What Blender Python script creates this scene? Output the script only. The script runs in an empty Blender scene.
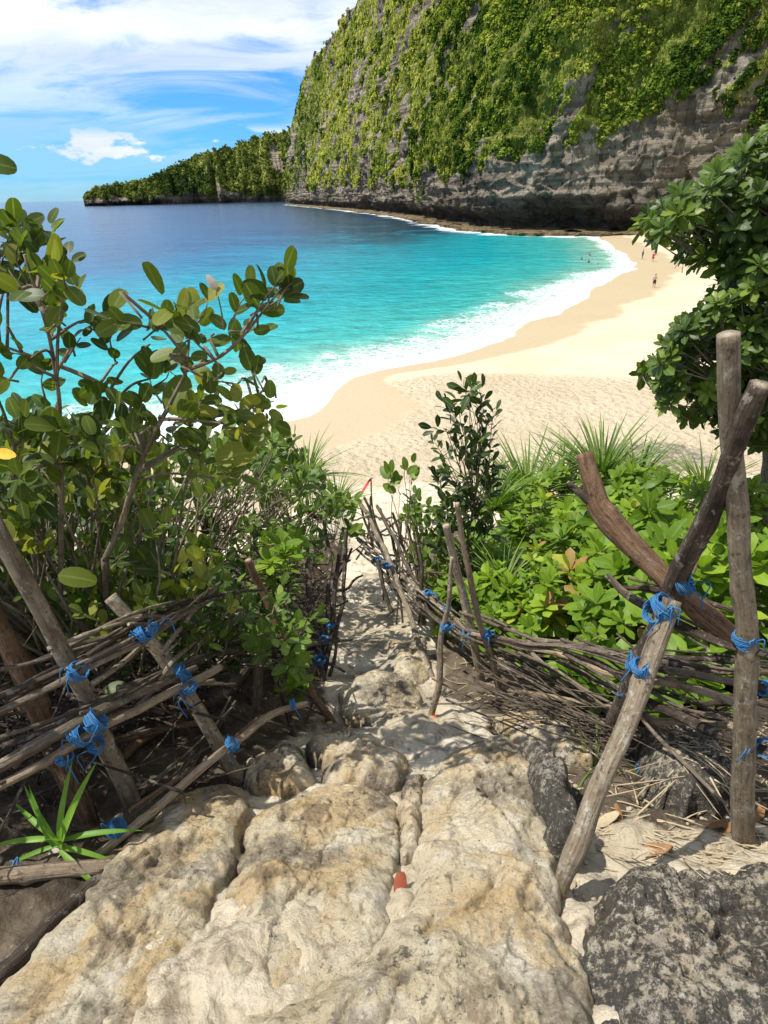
import bpy, math, random
import numpy as np
from mathutils import Vector, Matrix

random.seed(7)
RNG = np.random.default_rng(11)
C = bpy.context.scene.collection
R = math.radians

# ------------------------------------------------------------------ camera model
FPX, PITCH, ROLL, CAMZ = 600.0, R(27.85), R(1.1), 12.0
CAM = np.array([0.0, 0.0, CAMZ])
FWD = np.array([0, math.cos(PITCH), -math.sin(PITCH)])
R0 = np.array([1.0, 0, 0])
U0 = np.array([0, math.sin(PITCH), math.cos(PITCH)])
RGT = math.cos(ROLL) * R0 - math.sin(ROLL) * U0
UPV = math.sin(ROLL) * R0 + math.cos(ROLL) * U0

def ray(px, py):
    return FWD + (px - 384) / FPX * RGT + (512 - py) / FPX * UPV

def P(px, py, d):
    """the world point seen at a pixel, d metres ahead of the camera"""
    r = ray(px, py)
    return CAM + r * (d / r[1])

def PZ(px, py, z):
    r = ray(px, py)
    return CAM + r * ((z - CAMZ) / r[2])

def pxr(w, p):
    """radius of something w pixels wide at point p"""
    return w / 2 * float(np.dot(np.asarray(p) - CAM, FWD)) / FPX

# ------------------------------------------------------------------ noise
_perm = np.random.default_rng(3).permutation(256)
_perm = np.concatenate([_perm, _perm, _perm])
_gr = np.random.default_rng(4).normal(size=(256, 3))
_gr /= np.linalg.norm(_gr, axis=1)[:, None]

def pn(Pt):
    i = np.floor(Pt).astype(np.int64)
    f = Pt - i
    u = f * f * f * (f * (f * 6 - 15) + 10)
    i &= 255
    out = 0
    for dx in (0, 1):
        wx = u[:, 0] if dx else 1 - u[:, 0]
        hx = _perm[i[:, 0] + dx]
        for dy in (0, 1):
            wy = u[:, 1] if dy else 1 - u[:, 1]
            hy = _perm[hx + i[:, 1] + dy]
            for dz in (0, 1):
                wz = u[:, 2] if dz else 1 - u[:, 2]
                g = _gr[_perm[hy + i[:, 2] + dz] & 255]
                out = out + wx * wy * wz * (g[:, 0] * (f[:, 0] - dx) + g[:, 1] * (f[:, 1] - dy) + g[:, 2] * (f[:, 2] - dz))
    return out * 1.4

def fbm(Pt, octv=4, gain=0.5, ridged=False):
    a, s, out = 1.0, 1.0, 0
    for k in range(octv):
        n = pn(Pt * s + 17.3 * k)
        if ridged:
            n = 1 - 2 * np.abs(n)
        out = out + a * n
        a *= gain
        s *= 2.03
    return out

def v3(x, y, z=0.0):
    x = np.asarray(x, float)
    return np.stack([x, np.asarray(y, float) + 0 * x, z + 0 * x], -1)

def worley2(x, y, seed=0):
    """distance to nearest and second nearest jittered cell point, and a value per cell"""
    ix, iy = np.floor(x).astype(np.int64), np.floor(y).astype(np.int64)
    f1 = np.full(x.shape, 9.0); f2 = np.full(x.shape, 9.0); cid = np.zeros(x.shape)
    for dx in (-1, 0, 1):
        for dy in (-1, 0, 1):
            cx, cy = ix + dx, iy + dy
            h = _perm[_perm[(cx + seed) & 255] + (cy & 255)]
            h2 = _perm[h + 7]
            d = np.hypot(cx + h / 255 - x, cy + h2 / 255 - y)
            near = d < f1
            f2 = np.where(near, f1, np.minimum(f2, d))
            cid = np.where(near, _perm[h + 91] / 255, cid)
            f1 = np.where(near, d, f1)
    return f1, f2, cid

def sstep(a, b, x):
    t = np.clip((x - a) / (b - a), 0, 1)
    return t * t * (3 - 2 * t)

def unit(a):
    a = np.asarray(a, float)
    return a / (np.linalg.norm(a, axis=-1, keepdims=True) + 1e-12)

# ------------------------------------------------------------------ mesh building
class MB:
    def __init__(self):
        self.V, self.Q, self.T, self.A, self.n = [], [], [], {}, 0
    def add(self, V, Q=None, T=None, **at):
        V = np.asarray(V, float)
        if Q is not None and len(Q): self.Q.append(np.asarray(Q, np.int64) + self.n)
        if T is not None and len(T): self.T.append(np.asarray(T, np.int64) + self.n)
        for k, a in at.items():
            self.A.setdefault(k, []).append(np.broadcast_to(np.asarray(a, float), (len(V),) + np.shape(a)[1:]) if np.ndim(a) else np.full(len(V), float(a)))
        self.V.append(V); self.n += len(V)
    def build(self, name, mat, parent=None, smooth=True):
        V = np.concatenate(self.V)
        if parent is not None:
            V = V - np.array(parent.location)
        me = bpy.data.meshes.new(name)
        Q = np.concatenate(self.Q) if self.Q else np.zeros((0, 4), np.int64)
        T = np.concatenate(self.T) if self.T else np.zeros((0, 3), np.int64)
        me.vertices.add(len(V)); me.vertices.foreach_set('co', V.astype(np.float32).ravel())
        idx = np.concatenate([Q.ravel(), T.ravel()]).astype(np.int32)
        me.loops.add(len(idx)); me.loops.foreach_set('vertex_index', idx)
        st = np.concatenate([np.arange(len(Q)) * 4, len(Q) * 4 + np.arange(len(T)) * 3]).astype(np.int32)
        me.polygons.add(len(st)); me.polygons.foreach_set('loop_start', st)
        sm_ = np.full(len(st), smooth, dtype=bool)
        if 'cut' in self.A: sm_[len(Q):] = False
        me.polygons.foreach_set('use_smooth', sm_)
        me.update(calc_edges=True)
        for k, l in self.A.items():
            a = np.concatenate(l).astype(np.float32)
            t = me.attributes.new(k, 'FLOAT_VECTOR' if a.ndim == 2 else 'FLOAT', 'POINT')
            t.data.foreach_set('vector' if a.ndim == 2 else 'value', a.ravel())
        o = bpy.data.objects.new(name, me)
        C.objects.link(o)
        if mat: me.materials.append(mat)
        if parent is not None: o.parent = parent
        return o

def tag(o, label=None, cat=None, group=None, kind=None):
    if label: o['label'] = label
    if cat: o['category'] = cat
    if group: o['group'] = group
    if kind: o['kind'] = kind
    return o

def thing(name, loc, label, cat, group=None):
    o = bpy.data.objects.new(name, None); C.objects.link(o)
    o.location = Vector([float(a) for a in loc]); o.empty_display_size = 0.1
    return tag(o, label, cat, group)

def grid_quads(nr, nc):
    a = np.arange(nr * nc).reshape(nr, nc)
    return np.stack([a[:-1, :-1], a[:-1, 1:], a[1:, 1:], a[1:, :-1]], -1).reshape(-1, 4)

def smooth_path(pts, n):
    pts = np.asarray(pts, float)
    if len(pts) == 2:
        t = np.linspace(0, 1, n)[:, None]
        return pts[0] * (1 - t) + pts[1] * t
    Pp = np.vstack([2 * pts[0] - pts[1], pts, 2 * pts[-1] - pts[-2]])
    seg = np.linalg.norm(np.diff(pts, axis=0), axis=1)
    cum = np.concatenate([[0], np.cumsum(seg)])
    u = np.linspace(0, cum[-1], n)
    k = np.clip(np.searchsorted(cum, u, side='right') - 1, 0, len(pts) - 2)
    t = ((u - cum[k]) / np.maximum(seg[k], 1e-9))[:, None]
    a, b, c, d = Pp[k], Pp[k + 1], Pp[k + 2], Pp[k + 3]
    return 0.5 * (2 * b + (c - a) * t + (2 * a - 5 * b + 4 * c - d) * t * t + (3 * b - a - 3 * c + d) * t ** 3)

def tube(mb, pts, radii, seg=10, n=None, lump=0.0, wob=0.0, rnd=None, raw=False, gnarl=0.0):
    pts = np.asarray(pts, float)
    L = np.linalg.norm(np.diff(pts, axis=0), axis=1).sum()
    if not raw:
        n = n or max(6, int(L / 0.03))
        c = smooth_path(pts, n)
    else:
        c = pts; n = len(c)
    if np.ndim(radii) == 0: radii = [radii, radii]
    rr = np.interp(np.linspace(0, 1, n), np.linspace(0, 1, len(radii)), radii)
    so = RNG.random() * 100
    s = np.linspace(0, L, n)
    if wob:
        w = np.stack([pn(v3(s * 3.1 + so, 0, k * 7.7)) for k in range(3)], -1)
        c = c + w * wob * np.sin(np.linspace(0.15, math.pi - 0.15, n))[:, None]
    tg = unit(np.gradient(c, axis=0))
    ref = np.array([0, 0, 1.0]) if abs(tg[0][2]) < 0.9 else np.array([1.0, 0, 0])
    X = np.zeros_like(c)
    x = unit(np.cross(tg[0], ref))
    for i in range(n):
        x = x - tg[i] * np.dot(x, tg[i]); x = x / (np.linalg.norm(x) + 1e-12); X[i] = x
    Y = np.cross(tg, X)
    a = np.linspace(0, 2 * math.pi, seg, endpoint=False)
    ca, sa = np.cos(a), np.sin(a)
    q = np.stack([np.tile(ca, n) * 1.2, np.tile(sa, n) * 1.2, np.repeat(s, seg) * 9], -1) + so
    rad = np.repeat(rr, seg)
    if lump: rad = rad * (1 + lump * pn(q * np.array([1, 1, .5])))
    if gnarl: rad = rad * (1 + gnarl * (fbm(q * np.array([2.6, 2.6, .22]), 3)))
    if gnarl:
        for _ in range(int(2 + L * 3)):
            s0, a0 = RNG.random() * L, RNG.random() * 6.283
            da = np.abs((np.tile(a, n) - a0 + math.pi) % (2 * math.pi) - math.pi)
            rad = rad * (1 + RNG.uniform(.12, .42) * np.exp(-((np.repeat(s, seg) - s0) / (rr.max() * .7)) ** 2 - (da / .55) ** 2))
    V = np.repeat(c, seg, 0) + (np.repeat(X, seg, 0) * np.tile(ca, n)[:, None] + np.repeat(Y, seg, 0) * np.tile(sa, n)[:, None]) * rad[:, None]
    i = np.arange(n - 1)[:, None] * seg + np.arange(seg)[None]
    j = np.arange(n - 1)[:, None] * seg + (np.arange(seg)[None] + 1) % seg
    Q = np.stack([i, j, j + seg, i + seg], -1).reshape(-1, 4)
    V = np.vstack([V, c[0], c[-1]])
    k = np.arange(seg); k1 = (k + 1) % seg
    T = np.vstack([np.stack([k1, k, np.full(seg, n * seg)], -1), np.stack([k + (n - 1) * seg, k1 + (n - 1) * seg, np.full(seg, n * seg + 1)], -1)])
    tc = np.vstack([np.stack([np.tile(ca, n) * np.repeat(rr, seg), np.tile(sa, n) * np.repeat(rr, seg), np.repeat(s, seg)], -1), [[0, 0, 0], [0, 0, L]]]) + so
    end = np.concatenate([np.zeros(n * seg), [1, 1]])
    mb.add(V, Q, T, tc=tc, rnd=RNG.random() if rnd is None else rnd, cut=end)
    return c

# ------------------------------------------------------------------ leaves
def leaf_tpl(shape='obovate', W=0.5, fold=0.12, droop=0.15, rows=6):
    t = np.linspace(0, 1, rows)
    if shape == 'obovate':
        w = np.clip(t, 0.02, 1) ** 0.75 * np.clip(1 - t, 0, 1) ** 0.38; w[-1] = 0.12 * w.max()
    elif shape == 'oval':
        t = np.array([0, .1, .28, .52, .76, .92, 1.0]); rows = 7
        w = np.sin(math.pi * np.clip(t * .93 + .05, 0, 1)) ** 0.62; w[0] = .05; w[-1] = .16
    elif shape == 'round':
        t = np.array([0, .08, .25, .5, .75, .93, 1.0]); rows = 7
        w = np.sin(math.pi * np.clip(t * .9 + .05, 0, 1)) ** 0.55; w[0] = .06; w[-1] = .25
    elif shape == 'lance':
        w = np.sin(math.pi * np.clip(t * .97 + .02, 0, 1)) ** 0.85; w[-1] = .05
    else:                                            # strap
        w = np.minimum(1, 0.55 + t * 1.5) * (1 - t ** 3.2); w[-1] = 0.03
    w = w / w.max() * W / 2
    X = np.stack([-w, 0 * w, w], -1)
    Z = fold * np.abs(X) - (droop * t ** 2)[:, None]
    V = np.stack([X, np.repeat(t[:, None], 3, 1), Z], -1).reshape(-1, 3)
    return V, grid_quads(len(t), 3), np.tile([0, .5, 1], len(t)), np.repeat(t, 3)

def add_leaves(mb, tpl, Pt, Yd, Zd, S, rnd):
    V, Q, lu, lv = tpl
    Yd = unit(Yd); X = unit(np.cross(Yd, Zd)); Z = np.cross(X, Yd)
    n, k = len(Pt), len(V)
    S = np.broadcast_to(np.asarray(S, float), (n,))
    bend = RNG.normal(0, 0.10, n)
    twist = RNG.normal(0, 0.25, n)
    zz = V[None, :, 2] - bend[:, None] * V[None, :, 1] ** 2 + twist[:, None] * V[None, :, 0] * V[None, :, 1]
    W = Pt[:, None] + S[:, None, None] * (V[None, :, 0:1] * X[:, None] + V[None, :, 1:2] * Yd[:, None] + zz[..., None] * Z[:, None])
    QQ = (Q[None] + (np.arange(n) * k)[:, None, None]).reshape(-1, 4)
    mb.add(W.reshape(-1, 3), QQ, rnd=np.repeat(rnd, k), lu=np.tile(lu, n), lv=np.tile(lv, n))

def rand_unit(n):
    return unit(RNG.normal(size=(n, 3)))

def rosettes(mb, tpl, Pt, Ax, size, k=11, open_=1.0, rnd=None, inner=22, outer=88):
    """whorls of k leaves round each axis"""
    n = len(Pt)
    Ax = unit(Ax)
    ref = np.where(np.abs(Ax[:, 2:3]) < .9, [[0, 0, 1.0]], [[1.0, 0, 0]])
    X = unit(np.cross(Ax, ref)); Y = np.cross(Ax, X)
    ph = RNG.random(n) * 6.28
    size = np.broadcast_to(size, (n,))
    if rnd is None: rnd = RNG.random(n)
    for i in range(k):
        a = ph + i * 2.39996 + RNG.normal(0, .15, n)
        f = (i + .5) / k
        tilt = np.radians(inner + (outer - inner) * f ** .8) * open_ + RNG.normal(0, .13, n)
        rad = X * np.cos(a)[:, None] + Y * np.sin(a)[:, None]
        d = Ax * np.cos(tilt)[:, None] + rad * np.sin(tilt)[:, None]
        nz = Ax * np.sin(tilt)[:, None] - rad * np.cos(tilt)[:, None]
        base = Pt - Ax * (size * .28 * f)[:, None]
        add_leaves(mb, tpl, base, d, nz, size * (.62 + .38 * f ** .6) * RNG.uniform(.82, 1.12, n), np.clip(rnd + RNG.normal(0, .12, n), 0, 1))

# ------------------------------------------------------------------ materials
class NT:
    def __init__(self, name, world=False):
        if world:
            self.m = bpy.data.worlds.new(name)
        else:
            self.m = bpy.data.materials.new(name)
        self.m.use_nodes = True
        self.t = self.m.node_tree
        self.t.nodes.clear()
    def n(self, ty, ins=None, **kw):
        nd = self.t.nodes.new('ShaderNode' + ty)
        for k, v in kw.items(): setattr(nd, k, v)
        for k, v in (ins or {}).items():
            s = nd.inputs[k]
            if isinstance(v, bpy.types.NodeSocket): self.t.links.new(v, s)
            elif isinstance(v, bpy.types.Node): self.t.links.new(v.outputs[0], s)
            else: s.default_value = v
        return nd
    def attr(self, name, out='Fac'):
        return self.n('Attribute', attribute_name=name).outputs[out]
    def pos(self):
        return self.n('NewGeometry').outputs['Position']
    def map(self, vec, scale=(1, 1, 1), loc=(0, 0, 0)):
        return self.n('Mapping', {'Vector': vec, 'Scale': scale, 'Location': loc}).outputs[0]
    def noise(self, vec, scale, detail=5, rough=.55, dist=0, out=0):
        return self.n('TexNoise', {'Vector': vec, 'Scale': scale, 'Detail': detail, 'Roughness': rough, 'Distortion': dist}).outputs[out]
    def vor(self, vec, scale, feature='F1', out='Distance', rand=1.0):
        return self.n('TexVoronoi', {'Vector': vec, 'Scale': scale, 'Randomness': rand}, feature=feature).outputs[out]
    def ramp(self, fac, stops, interp='LINEAR'):
        r = self.n('ValToRGB', {'Fac': fac}); cr = r.color_ramp; cr.interpolation = interp
        while len(cr.elements) < len(stops): cr.elements.new(.5)
        for e, (p, c) in zip(cr.elements, stops):
            e.position = p; e.color = (*c, 1) if len(c) == 3 else c
        return r.outputs[0]
    def rng(self, v, a, b, c=0.0, d=1.0, smooth=True):
        return self.n('MapRange', {'Value': v, 'From Min': a, 'From Max': b, 'To Min': c, 'To Max': d}, interpolation_type='SMOOTHSTEP' if smooth else 'LINEAR').outputs[0]
    def mix(self, f, a, b, blend='MIX'):
        m = self.n('Mix', data_type='RGBA', blend_type=blend)
        for i, v in ((0, f), (6, a), (7, b)):
            s = m.inputs[i]
            if isinstance(v, bpy.types.NodeSocket): self.t.links.new(v, s)
            elif i == 0: s.default_value = v
            else: s.default_value = (*v, 1) if len(v) == 3 else v
        return m.outputs[2]
    def math(self, op, a, b=0.0, c=0.0, clamp=False):
        m = self.n('Math', operation=op, use_clamp=clamp)
        for i, v in enumerate((a, b, c)):
            if isinstance(v, bpy.types.NodeSocket): self.t.links.new(v, m.inputs[i])
            else: m.inputs[i].default_value = v
        return m.outputs[0]
    def bump(self, h, strength=.5, dist=.02, normal=None):
        ins = {'Height': h, 'Strength': strength, 'Distance': dist}
        if normal is not None: ins['Normal'] = normal
        return self.n('Bump', ins).outputs[0]
    def pbr(self, col, rough=.7, normal=None, spec=.3, **kw):
        ins = {'Base Color': col if isinstance(col, bpy.types.NodeSocket) else (*col, 1), 'Roughness': rough, 'Specular IOR Level': spec}
        if normal is not None: ins['Normal'] = normal
        ins.update(kw)
        return self.n('BsdfPrincipled', ins).outputs[0]
    def out(self, s):
        self.n('OutputMaterial', {'Surface': s})
        return self.m

def leaf_material(name, stops, trans=.3, rough=.38, veins=True, tcol=1.6, spec=.25):
    n = NT(name)
    r = n.attr('rnd')
    col = n.ramp(r, stops)
    sp = n.noise(n.pos(), 30, 3)
    col = n.mix(n.rng(sp, .35, .75, 0, .45), col, (.6, .75, .35), 'MULTIPLY')
    if veins:
        mid = n.math('ABSOLUTE', n.math('SUBTRACT', n.attr('lu'), .5))
        rib = n.rng(mid, .0, .09, 1, 0)
        col = n.mix(n.math('MULTIPLY', rib, .32), col, (.30, .36, .12))
        lv = n.attr('lv')
        ph = n.math('ADD', n.math('MULTIPLY', lv, 55.0), n.math('MULTIPLY', mid, -38.0))
        ve = n.math('MULTIPLY', n.rng(n.math('SINE', ph), .7, 1), .06)
        col = n.mix(ve, col, (.3, .38, .14))
    bl = n.noise(n.pos(), 75, 4, .65)
    col = n.mix(n.rng(bl, .66, .72, 0, .65), col, (.13, .085, .03))
    old = n.rng(n.attr('lv'), .82, 1.0, 0, .22)
    col = n.mix(n.math('MULTIPLY', old, n.rng(r, .75, 1)), col, (.32, .22, .05))
    p = n.pbr(col, rough + .1, spec=spec)
    tc = n.mix(1.0, col, (tcol, tcol * 1.05, tcol * .45), 'MULTIPLY')
    t = n.n('BsdfTranslucent', {'Color': tc}).outputs[0]
    return n.out(n.n('MixShader', {0: trans, 1: p, 2: t}).outputs[0])

def wood_material(name, c1, c2, c3, spots=.25, cutcol=(.5, .42, .3), bump=.6):
    n = NT(name)
    tc = n.attr('tc', 'Vector')
    rnd = n.attr('rnd')
    g = n.noise(n.map(tc, (90, 90, 5)), 1.0, 6, .65)
    b = n.noise(n.map(tc, (22, 22, 9)), 1.0, 5, .6)
    col = n.mix(n.rng(g, .32, .68), c1, c2)
    col = n.mix(n.rng(b, .48, .75), col, c3)
    sp = n.noise(n.map(tc, (60, 60, 45)), 1.0, 4, .6)
    sp2 = n.noise(n.map(tc, (26, 26, 20), (4, 4, 4)), 1.0, 6, .7)
    col = n.mix(n.rng(sp2, .54, .64, 0, spots * 1.3), col, (.46, .44, .37))
    col = n.mix(n.rng(sp2, .42, .34, 0, .6), col, c3)
    col = n.mix(n.rng(sp, .62, .7, 0, spots), col, (.5, .49, .44))
    col = n.mix(n.rng(sp, .42, .30, 0, .7), col, (.03, .024, .018))
    col = n.mix(1.0, col, n.ramp(rnd, [(0, (.72, .7, .68)), (1, (1.15, 1.12, 1.08))]), 'MULTIPLY')
    col = n.mix(n.attr('cut'), col, cutcol)
    h = n.math('ADD', g, n.math('MULTIPLY', b, 1.2))
    return n.out(n.pbr(col, .85, n.bump(h, min(1, bump * 1.5), .02), .2))

M = {}
M['wood_grey'] = wood_material('grey_stick_wood', (.105, .083, .06), (.235, .19, .14), (.05, .04, .03))
M['wood_pale'] = wood_material('pale_peeled_wood', (.26, .20, .135), (.41, .325, .225), (.14, .10, .066), .1)
M['wood_brown'] = wood_material('brown_branch_wood', (.12, .07, .04), (.235, .145, .085), (.05, .03, .02), .12)
M['wood_dark'] = wood_material('dark_bark', (.045, .034, .026), (.10, .075, .056), (.022, .017, .014), .35)
M['wood_bark'] = wood_material('lichen_spotted_bark', (.20, .16, .11), (.32, .27, .195), (.10, .078, .054), .55)
M['wood_twig'] = wood_material('dry_twig_wood', (.07, .055, .04), (.15, .12, .085), (.032, .025, .019), .2)
M['stem'] = wood_material('green_brown_stem', (.16, .13, .085), (.28, .24, .17), (.08, .065, .04), .2)

def stone(name, kind):
    n = NT(name)
    p = n.pos()
    big = n.noise(p, 2.1, 6, .6, .4)
    mid = n.noise(p, 7.5, 7, .65, .3)
    fine = n.noise(p, 45, 8, .68)
    col = n.mix(n.rng(big, .36, .64), (.56, .47, .305), (.71, .625, .46))
    col = n.mix(n.rng(n.noise(n.map(p, loc=(5, 2, 9)), 3.4, 5, .6, .6), .43, .62, 0, .85), col, (.56, .40, .20))
    col = n.mix(n.rng(mid, .54, .66, 0, .75), col, (.68, .62, .50))
    gz_ = n.noise(n.map(p, loc=(8, 3, 1)), 3.1, 6, .65, .5)
    col = n.mix(n.rng(n.math('ADD', gz_, n.math('MULTIPLY', n.math('SUBTRACT', fine, .5), .35)), .50, .61, 0, .78), col, n.mix(n.rng(fine, .38, .62), (.13, .105, .075), (.36, .31, .235)))
    col = n.mix(n.rng(mid, .45, .34, 0, .75), col, (.22, .165, .10))
    li = n.noise(n.map(p, loc=(1, 7, 3)), 38 if kind == 'black' else 22, 10, .80, 0)
    thr = {'pale': (.60, .66, .8), 'grey': (.505, .575, .85), 'black': (.41, .50, .93)}[kind]
    patch = n.noise(n.map(p, loc=(3, 1, 4)), 2.6, 4, .55)
    lim = n.math('ADD', li, n.math('MULTIPLY', n.math('SUBTRACT', patch, .5), .42))
    if kind == 'black': col = n.mix(.6, col, (.40, .37, .315))
    col = n.mix(n.rng(lim, thr[0], thr[1], 0, thr[2]), col, (.055, .052, .045))
    col = n.mix(n.rng(fine, .40, .28, 0, .65), col, (.16, .13, .09))
    col = n.mix(n.rng(fine, .58, .70, 0, .65), col, (.80, .755, .645))
    sp = n.noise(p, 95, 6, .75)
    col = n.mix(n.rng(sp, .44, .32, 0, .85), col, (.10, .075, .05))
    col = n.mix(n.rng(sp, .60, .72, 0, .4), col, (.80, .76, .66))
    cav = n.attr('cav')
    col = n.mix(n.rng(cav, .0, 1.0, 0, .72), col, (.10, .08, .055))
    w = n.vor(n.map(p, (1, 1, 1)), 34, 'SMOOTH_F1')
    h = n.math('ADD', n.math('MULTIPLY', fine, 1.0), n.math('MULTIPLY', mid, 1.1))
    h = n.math('ADD', h, n.math('MULTIPLY', w, .35))
    nm = n.bump(h, 1.0, .034)
    nm = n.bump(n.noise(p, 150, 6, .75), .6, .008, nm)
    return n.out(n.pbr(col, .92, nm, .15))
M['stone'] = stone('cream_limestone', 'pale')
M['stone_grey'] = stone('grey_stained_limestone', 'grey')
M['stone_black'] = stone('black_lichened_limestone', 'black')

def ground_mat():
    n = NT('trodden_limestone_soil')
    p = n.pos()
    pa = n.attr('path')
    big = n.noise(p, 1.6, 5, .6)
    mid = n.noise(p, 8, 7, .65, .3)
    fine = n.noise(p, 48, 7, .7)
    pale = n.mix(n.rng(big, .38, .62), (.50, .425, .30), (.64, .56, .42))
    pale = n.mix(n.rng(mid, .50, .36, 0, .85), pale, (.24, .19, .13))
    pale = n.mix(n.rng(n.noise(n.map(p, loc=(4, 4, 2)), 17, 7, .72), .56, .68, 0, .7), pale, (.70, .63, .49))
    soil = n.mix(n.rng(mid, .35, .65), (.07, .053, .037), (.165, .13, .09))
    soil = n.mix(n.rng(fine, .58, .72, 0, .6), soil, (.36, .31, .23))
    edge = n.math('ADD', pa, n.math('MULTIPLY', n.math('SUBTRACT', mid, .5), 1.1))
    col = n.mix(n.rng(edge, .38, .62), soil, pale)
    col = n.mix(n.rng(fine, .41, .28, 0, .6), col, (.12, .095, .065))
    wd = n.attr('dirt')
    col = n.mix(n.math('MULTIPLY', wd, n.rng(mid, .36, .56)), col, (.155, .12, .08))
    h = n.math('ADD', fine, n.math('MULTIPLY', mid, 1.3))
    nm = n.bump(h, .8, .03)
    nm = n.bump(n.noise(p, 150, 4, .7), .35, .008, nm)
    return n.out(n.pbr(col, .95, nm, .1))
M['ground'] = ground_mat()

def sand_mat():
    n = NT('coral_sand')
    p = n.pos()
    s = n.attr('shore')
    big = n.noise(p, .16, 4, .6)
    fine = n.noise(p, 6, 6, .7)
    dry = n.mix(n.rng(big, .35, .65), (.51, .42, .28), (.57, .48, .335))
    dry = n.mix(n.rng(fine, .62, .40, 0, .25), dry, (.42, .32, .20))
    pit = n.noise(n.map(p, (1, .8, 1)), 2.2, 4, .65)
    dry = n.mix(n.math('MULTIPLY', n.attr('tread'), n.rng(pit, .46, .34, 0, .25)), dry, (.40, .31, .19))
    wet = n.mix(n.rng(fine, .35, .65), (.38, .30, .185), (.43, .345, .22))
    e = n.math('ADD', n.attr('wet'), n.math('MULTIPLY', n.math('SUBTRACT', big, .5), .38))
    wf = n.rng(e, .44, .56)
    col = n.mix(wf, dry, wet)
    gr = n.math('ADD', n.attr('gravel'), n.math('MULTIPLY', n.math('SUBTRACT', n.noise(p, .9, 6, .7), .5), .8))
    gf = n.rng(gr, .45, .7)
    col = n.mix(gf, col, n.mix(n.rng(n.noise(p, 3.5, 6, .7), .4, .6), (.17, .145, .11), (.40, .345, .25)))
    tr = n.attr('tread')
    trf = n.math('MULTIPLY', n.rng(tr, .25, .75), n.math('SUBTRACT', 1.0, wf))
    d1 = n.vor(n.map(p, (1, .8, 1)), 2.5, 'SMOOTH_F1')
    d2 = n.noise(p, 3.6, 5, .65)
    h = n.math('MULTIPLY', n.math('ADD', n.math('MULTIPLY', d1, -.8), d2), n.math('ADD', n.math('MULTIPLY', trf, 1.0), .03))
    nm = n.bump(h, 1.0, .32)
    nm = n.bump(fine, .25, .02, nm)
    rough = n.rng(wf, 0, 1, .95, .55)
    return n.out(n.pbr(col, rough, nm, .25))
M['sand'] = sand_mat()

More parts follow.
